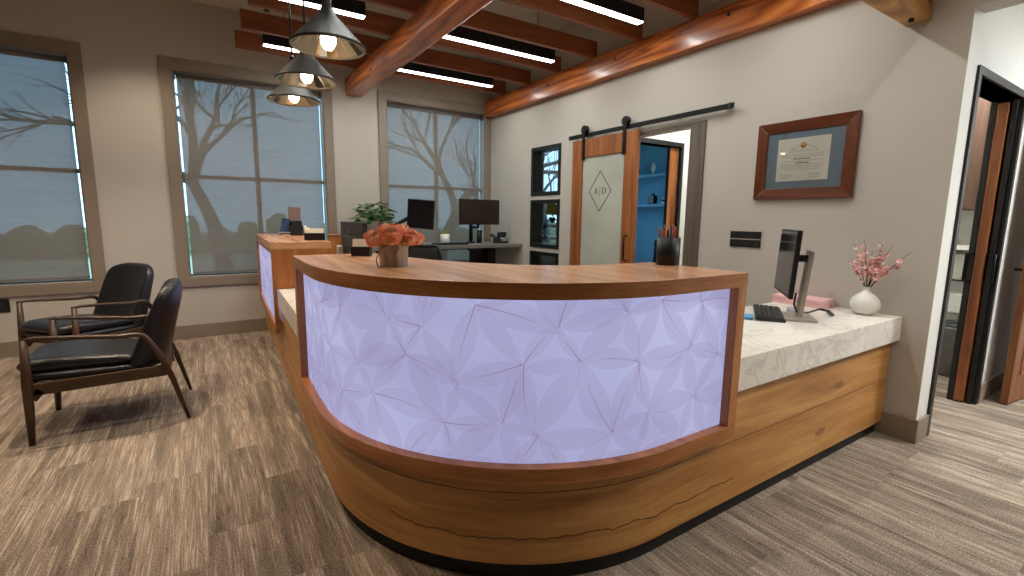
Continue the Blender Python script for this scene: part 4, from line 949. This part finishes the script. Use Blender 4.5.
t = thing('wall_register', 'pale air register on the right wall above the orange wall beam', 'vent', (XR-.005, 2.54, 3.04))
m = WB(); m.bb((XR-.012, 2.40, 3.04), (XR-.0005, 2.66, 3.07)); m.bb((XR-.012, 2.40, 3.20), (XR-.0005, 2.66, 3.23)); m.bb((XR-.012, 2.40, 3.07), (XR-.0005, 2.43, 3.20)); m.bb((XR-.012, 2.63, 3.07), (XR-.0005, 2.66, 3.20)); m.build('frame', CEILM, t, bevel=.002)
m = WB()
for k in range(6): m.box((XR-.006, 2.53, 3.08+.022*k), (.008, .2, .013), Matrix.Rotation(.5, 3, 'Y'))
m.build('grille', CEILM, t)

# ------------------------------------------------------------------ back-office desk by the corner window
ZD = .99
t = thing('standing_desk', 'grey topped standing desk under the corner window', 'desk', (2.6, 5.6, 0))
m = WB(); m.bb((1.55, 5.24, ZD-.042), (XR-.001, 6.03, ZD)); m.build('desk_top', GREYTOP, t, bevel=.003)
for xx in (1.75, 3.28):
    m = WB(); m.bb((xx-.045, 5.60, .03), (xx+.045, 5.68, .6)); m.bb((xx-.035, 5.61, .6), (xx+.035, 5.67, ZD-.05)); m.build('lift_column', BLACK, t, bevel=.004)
    m = WB(); m.bb((xx-.04, 5.28, 0), (xx+.04, 5.98, .03)); m.build('foot', BLACK, t, bevel=.004)
m = WB(); m.bb((1.75, 5.60, ZD-.08), (3.28, 5.68, ZD-.042)); m.build('cross_bar', BLACK, t)
m = WB(); m.bb((3.02, 5.72, .35), (3.42, 5.74, ZD-.042)); m.build('modesty_panel', BLACK, t)
m = WB(); m.bb((2.78, 5.26, ZD-.072), (2.93, 5.36, ZD-.042)); m.build('control_box', BLACK, t, bevel=.004)
t = thing('wide_monitor', 'wide dark monitor on a black arm standing on the grey desk by the corner', 'monitor', (3.05, 5.62, ZD))
m = WB(); m.bb((2.765, 5.52, 1.236), (3.36, 5.545, 1.562)); m.build('bezel', BLACK, t, bevel=.004)
m = WB(); m.bb((2.775, 5.518, 1.248), (3.35, 5.5205, 1.552)); m.build('screen', plain('brown black screen', srgb(44, 33, 27), .3, var=.02), t)
m = WB(); m.cyl((3.0, 5.66, ZD), (3.0, 5.66, 1.27), .026); m.tube([(3.0, 5.66, 1.2), (3.13, 5.70, 1.2), (3.08, 5.56, 1.36)], .020, 10); m.build('monitor_arm', BLACKM, t)
m = WB(); m.cyl((3.0, 5.66, ZD), (3.0, 5.66, ZD+.02), .06, n=24); m.build('arm_base', BLACK, t)
m = WB(); m.cyl((3.12, 5.64, ZD), (3.12, 5.64, 1.16), .036, n=20); tag(m.build('black_bottle', BLACK), 'black bottle standing under the wide monitor', 'bottle')
t = thing('desk_phone', 'black desk phone with handset at the right end of the grey desk', 'telephone', (3.33, 5.47, ZD), math.radians(-8))
m = MB(); m.box((.02, 0, .045), (.19, .15, .012), Matrix.Rotation(math.radians(28), 3, 'X')); m.box((.02, .03, .03), (.17, .08, .05)); m.build('phone_body', BLACK, t, bevel=.006)
m = MB(); m.box((.055, .045, .115), (.13, .012, .07), Matrix.Rotation(math.radians(20), 3, 'X')); m.build('phone_display', plain('phone display', srgb(46, 54, 70), .25), t, bevel=.003)
m = MB(); m.tube([(-.085, -.075, .05), (-.085, -.03, .092), (-.085, .03, .11), (-.085, .07, .105)], [.022, .014, .014, .022], 10); m.build('handset', BLACK, t)
m = MB()
for i in range(4):
    for j in range(3): m.box((.03+.025*j, -.05+.022*i, .034+.0117*i), (.017, .014, .008), Matrix.Rotation(math.radians(28), 3, 'X'))
m.build('key', plain('grey phone keys', srgb(150, 150, 150), .5), t)
kb2 = thing('keyboard', 'black keyboard on the grey desk in front of the corner window', 'keyboard', (2.55, 5.36, ZD), 0)
m = MB(); m.box((0, 0, .012), (.44, .13, .02)); kc = m.build('case', BLACK, kb2, bevel=.004)
m = MB()
for r_ in range(5):
    for k in range(15): m.box((-.2+k*.0286, -.048+r_*.024, .0245), (.024, .02, .006))
m.build('key', DARKGREY, kc)
t = thing('succulent_pot', 'small succulent in a white pot on the grey desk', 'potted plant', (2.66, 5.74, ZD))
m = MB(); m.lathe([(0, 0), (.05, 0), (.058, .01), (.06, .12), (.055, .12), (.052, .10), (0, .10)], n=28); m.build('pot', WHITECER, t)
m = MB(); rnd = random.Random(2)
for j in range(26):
    a = rnd.uniform(0, 6.28); el = rnd.uniform(.2, 1.3); l_ = rnd.uniform(.05, .085); d = Vector((math.cos(a)*math.cos(el), math.sin(a)*math.cos(el), math.sin(el))); p = Vector((d.x*.02, d.y*.02, .10)); m.tube([p, p+d*l_*.5, p+d*l_], [.006, .010, .001], 6)
m.build('rosette', SUCC, t)
# second screen, turned away, on a long arm
t = thing('arm_monitor', 'tilted dark monitor on a long black arm left of the desk plant', 'monitor', (2.05, 5.5, ZD), 0)
R_ = vecrot(math.radians(-48))
m = WB(); m.box((2.17, 5.35, 1.36), (.34, .03, .34), R_ @ Matrix.Rotation(math.radians(4), 3, 'Y')); m.build('bezel', BLACK, t, bevel=.004)
m = WB(); m.box(Vector((2.17, 5.35, 1.36))+R_ @ Vector((0, -.0165, 0)), (.32, .002, .32), R_ @ Matrix.Rotation(math.radians(4), 3, 'Y')); m.build('screen', SCREEN, t)
m = WB(); m.tube([(1.78, 5.55, 1.13), (1.9, 5.57, 1.2), (2.1, 5.55, 1.32), (2.2, 5.41, 1.35)], [.03, .028, .024, .022], 10); m.cyl((1.78, 5.55, ZD), (1.78, 5.55, 1.16), .024); m.build('monitor_arm', BLACKM, t)
m = WB(); m.cyl((1.78, 5.55, ZD), (1.78, 5.55, ZD+.02), .06, n=24); m.build('arm_base', BLACK, t)
t = thing('potted_plant', 'leafy green plant in a grey pot behind the coral roses', 'potted plant', (1.74, 5.78, ZD))
m = MB(); m.lathe([(0, 0), (.075, 0), (.085, .02), (.10, .26), (.108, .27), (.108, .285), (.095, .285), (.09, .24), (0, .24)], n=32); m.build('pot', plain('grey plant pot', srgb(168, 160, 150), .7), t)
m = MB(); rnd = random.Random(14); stems = MB()
for j in range(230):
    a = rnd.uniform(0, 6.28); rad = .23*math.sqrt(rnd.random()); h = .30+.19*rnd.random()*(1-rad)+.03
    droop = .13*max(0, rad-.12)/.11; hang = -.16*rnd.random() if rad > .15 and rnd.random() < .35 else 0
    c = Vector((rad*math.cos(a), rad*math.sin(a)*.85, h-droop*.6+hang)); s_ = rnd.uniform(.042, .068)
    d = Vector((math.cos(a)*.8+rnd.uniform(-.5, .5), math.sin(a)*.8+rnd.uniform(-.5, .5), rnd.uniform(-.5, .25))).normalized(); e = d.cross(Vector((0, 0, 1))).normalized(); nn = e.cross(d)
    m.add([c, c+d*s_*.5+e*s_*.55+nn*.006, c+d*s_*1.3, c+d*s_*.5-e*s_*.55+nn*.006, c+d*s_*.6-nn*.004], [(0, 1, 4), (1, 2, 4), (2, 3, 4), (3, 0, 4)], None, 0, True)
    if j % 4 == 0: stems.tube([(0, 0, .24), (c.x*.5, c.y*.5, .24+(c.z-.24)*.7+.02), c], .0025, 5)
m.build('foliage', LEAFG, t); stems.build('stem', plain('green stem', srgb(70, 96, 46), .6), t)
# task chairs
def task_chair(label, x, y, rz, seat=.47):
    t = thing('task_chair', label, 'office chair', (x, y, 0), rz, 'task chairs')
    m = MB(); n = 10
    vs = []; 
    for j in range(n+1):
        a = j/n
        for i in range(n+1):
            s = -1+2*i/n; hw = .215*(1-.25*abs(2*a-1)**3)
            vs.append((hw*s, .24+.05*a-.05*s*s+.03*math.sin(PI*a), .58+.46*a))
    fs = [(j*(n+1)+i, j*(n+1)+i+1, (j+1)*(n+1)+i+1, (j+1)*(n+1)+i) for j in range(n) for i in range(n)]
    m.add(vs, fs, None, 0, True); o = m.build('mesh_back', MESHBLK, t); mbk = o; md = o.modifiers.new('s', 'SOLIDIFY'); md.thickness = .012
    rim = [vs[i] for i in range(n+1)]+[vs[j*(n+1)+n] for j in range(1, n+1)]+[vs[n*(n+1)+i] for i in range(n-1, -1, -1)]+[vs[j*(n+1)] for j in range(n-1, 0, -1)]
    m = MB(); m.tube(rim+[rim[0]], .014, 8, caps=False); m.build('back_frame', BLACK, mbk)
    m = MB(); m.box((0, 0, seat), (.48, .46, .07)); m.build('seat', MESHBLK, t, bevel=.03, seg=4)
    m = MB(); m.tube([(0, .1, seat-.05), (0, .27, seat), (0, .30, .62)], .022, 8); m.build('back_post', BLACK, t)
    m = MB(); m.cyl((0, 0, .09), (0, 0, seat-.03), .028); m.build('gas_lift', BLACKM, t)
    for k in range(5):
        a = 2*PI*k/5; m = MB(); m.tube([(0, 0, .11), (.28*math.cos(a), .28*math.sin(a), .075)], [.026, .016], 8); m.cyl((.28*math.cos(a)-.012, .28*math.sin(a), .028), (.28*math.cos(a)+.012, .28*math.sin(a), .028), .028); m.cyl((.28*math.cos(a), .28*math.sin(a), .03), (.28*math.cos(a), .28*math.sin(a), .08), .008); m.build('base_leg', BLACK, t)
    for s in (-1, 1):
        m = MB(); m.tube([(s*.24, .08, seat), (s*.27, .06, seat+.1), (s*.27, .04, seat+.2)], .014, 8); m.box((s*.27, .0, seat+.21), (.07, .25, .025)); m.build('arm', BLACK, t, bevel=.004)
    return t
tc = task_chair('black mesh task chair pulled up to the grey desk', 2.10, 4.72, math.radians(122), .47)
# monitor with its back to the lobby, on the left arm
t = thing('workstation_monitor', 'black monitor back seen beyond the curved ledge left of the plant', 'monitor', (.86, 3.15, .7615))
m = WB(); m.bb((.80, 2.87, .94), (.825, 3.43, 1.292)); m.build('bezel', BLACK, t, bevel=.006)
m = WB(); m.bb((.826, 2.88, .955), (.828, 3.42, 1.28)); m.build('screen', SCREEN, t)
m = WB(); m.bb((.785, 2.98, 1.0), (.801, 3.32, 1.2)); m.build('back_cover', BLACK, t, bevel=.008)
m = WB(); m.cyl((.7845, 3.16, 1.22), (.7838, 3.16, 1.22), .022, n=24); m.build('logo_disc', DARKGREY, t)
m = WB(); m.box((.755, 3.30, .95), (.03, .06, .37), Matrix.Rotation(math.radians(6), 3, 'X')); m.build('stand_column', SILVER, t, bevel=.004)
m = WB(); m.bb((.68, 3.15, .7615), (.90, 3.45, .775)); m.build('stand_base', SILVER, t, bevel=.004)

# ------------------------------------------------------------------ side office, daylight blue put into its paint
for k, (z_, lab) in enumerate(((1.995, 'upper wall shelf in the side office, daylight blue painted in'), (1.53, 'lower wall shelf in the side office, daylight blue painted in'))):
    m = MB(); m.bb((X9-.28, 4.0, z_), (X9-.0005, 6.05, z_+.045)); tag(m.build('wall_shelf', DAYBLUEW, bevel=.003), lab, 'shelf', 'office shelves')
def decor(name, label, cat, prof, x, y, z, mat, n=24):
    m = MB(); m.lathe(prof, n=n); o = m.build(name, mat); o.location = (x, y, z); tag(o, label, cat)
m = MB(); d_ = .085; m.add([(0, 0, d_*1.15), (d_, 0, 0), (0, d_*.5, 0), (-d_, 0, 0), (0, -d_*.5, 0), (0, 0, -d_*1.15)], [(0, 1, 2), (0, 2, 3), (0, 3, 4), (0, 4, 1), (5, 2, 1), (5, 3, 2), (5, 4, 3), (5, 1, 4)]); m.box((0, 0, -d_*1.15+.004), (.06, .05, .012)); o = m.build('diamond_ornament', WHITECER); o.location = (6.12, 5.33, 2.04+d_*1.15+.002); o.rotation_euler = (0, 0, 1.2); tag(o, 'white diamond ornament on the upper office shelf', 'ornament')
decor('round_pot', 'dark round pot on the upper office shelf', 'pot', [(0, 0), (.05, 0), (.07, .04), (.055, .09), (.04, .1), (0, .1)], 6.12, 4.98, 2.04, DARKGREY)
decor('bottle_vase', 'dark bottle vase at the left of the upper office shelf', 'vase', [(0, 0), (.06, 0), (.07, .1), (.03, .17), (.02, .22), (0, .22)], 6.12, 5.7, 2.04, BLACK)
t = thing('vintage_camera', 'black camera shaped ornament on the lower office shelf', 'ornament', (6.12, 5.32, 1.575), math.radians(75))
m = MB(); m.box((0, 0, .07), (.17, .07, .13)); m.box((0, 0, .15), (.06, .05, .04)); m.build('camera_body', BLACK, t, bevel=.008)
m = MB(); m.cyl((.03, -.03, .07), (.03, -.09, .07), .045, n=24); m.build('lens', DARKGREY, t)
for k in range(3):
    m = MB(); m.box((0, 0, .016), (.2-.02*k, .15, .03)); o = m.build('book', [WHITECER, DARKGREY, PAPER][k], bevel=.003); o.location = (6.12, 4.98, 1.575+.031*k); o.rotation_euler = (0, 0, 1.5+.1*k); tag(o, ['white book at the bottom of the stack on the office shelf', 'dark book in the middle of the office shelf stack', 'cream book on top of the office shelf stack'][k], 'book', 'books on the office shelf')
c3 = copy_tree(tc); c3.location = (5.12, 4.66, 0); c3.rotation_euler = (0, 0, math.radians(215)); c3['label'] = 'task chair inside the blue side office'
t = thing('hanging_shade', 'yellow drum lamp shade hanging behind the middle interior window', 'lamp', (4.42, 5.72, 1.38))
m = MB(); m.lathe([(.13, 0), (.13, .16), (.126, .16), (.126, 0)], n=32, caps=False); m.build('drum_shade', YELLOW, t)
m = MB(); m.cyl((0, 0, .1), (0, 0, 2.8-1.38), .004, n=8); m.box((0, 0, .12), (.25, .006, .006)); m.box((0, 0, .12), (.006, .25, .006)); m.build('cord', BLACK, t)
t = thing('office_desk', 'dark desk under the side office window', 'desk', (4.5, 5.75, 0))
m = WB(); m.bb((3.85, 5.45, 1.03), (5.2, 6.05, 1.06)); m.build('desk_top', GREYTOP, t, bevel=.003)
for xx in (3.95, 5.1): m = WB(); m.bb((xx-.03, 5.5, 0), (xx+.03, 6.0, 1.03)); m.build('leg', BLACK, t)
t = thing('task_lamp', 'black jointed task lamp behind the middle interior window', 'lamp', (4.18, 5.62, 1.06))
m = MB(); m.lathe([(0, 0), (.07, 0), (.07, .015), (0, .018)], n=24); m.build('base', BLACK, t)
m = MB(); m.tube([(0, 0, .015), (.0, .0, .2), (.12, 0, .27)], .011, 8); m.build('arm', BLACK, t)
m = MB(); m.cyl((.10, 0, .275), (.17, 0, .235), .02, .045, n=16); m.build('head', BLACK, t)

# ------------------------------------------------------------------ outdoors
m = MB(); m.bb((-40, YW+.4, -.6), (40, 60, -.5)); tag(m.build('lawn', GRASS), kind='structure')
rnd = random.Random(77)
def hedge(x0, x1, y, h, lab):
    m = MB(); n = 46
    for k in range(n):
        c = (x0+(x1-x0)*(k+.5)/n, y+rnd.uniform(-.4, .4), -.5+h*rnd.uniform(.25, .75)); v, f = ball(c, h*rnd.uniform(.28, .42), 9, 6); v = [(a+rnd.uniform(-.08, .08), b+rnd.uniform(-.08, .08), d+rnd.uniform(-.08, .08)) for a, b, d in v]; m.add(v, f)
    m.bb((x0, y-.3, -.5), (x1, y+.3, -.5+h*.5)); tag(m.build('hedge', HEDGE), lab, 'hedge')
hedge(-24, 34, 26, 1.7, 'clipped hedge outside beyond the lawn')
def tree(x, y, h, seed, lab):
    R_ = random.Random(seed); m = MB()
    def grow(p, d, l, r, lev):
        pts = [p]; q = p; dd = d
        for i in range(4):
            dd = (dd+Vector((R_.uniform(-.22, .22), R_.uniform(-.22, .22), R_.uniform(-.06, .16)))).normalized(); q = q+dd*l/4; pts.append(q)
        m.tube(pts, [r*(1-.12*i) for i in range(5)], 7 if lev < 2 else 4)
        if lev < 5:
            for k in range(3 if lev < 4 else 2):
                a = R_.uniform(0, 6.28); sp = R_.uniform(.45, .95); o = dd.orthogonal().normalized(); b = dd.cross(o)
                nd = (dd+(o*math.cos(a)+b*math.sin(a))*sp).normalized(); grow(pts[R_.choice((2, 3, 4))], nd, l*R_.uniform(.62, .8), r*.55, lev+1)
    grow(Vector((x, y, -.5)), Vector((0, 0, 1)), h*.36, h*.028, 0); tag(m.build('bare_tree', BARK), lab, 'tree', 'bare trees outside')
tree(.4, 12.6, 7.4, 3, 'bare branching tree outside the middle window'); tree(5.6, 12.4, 7.4, 9, 'bare tree outside the corner window'); tree(-4.6, 14.2, 7.4, 5, 'bare tree outside the far left window'); tree(10.2, 13.5, 7.6, 12, 'bare tree outside the side office window')
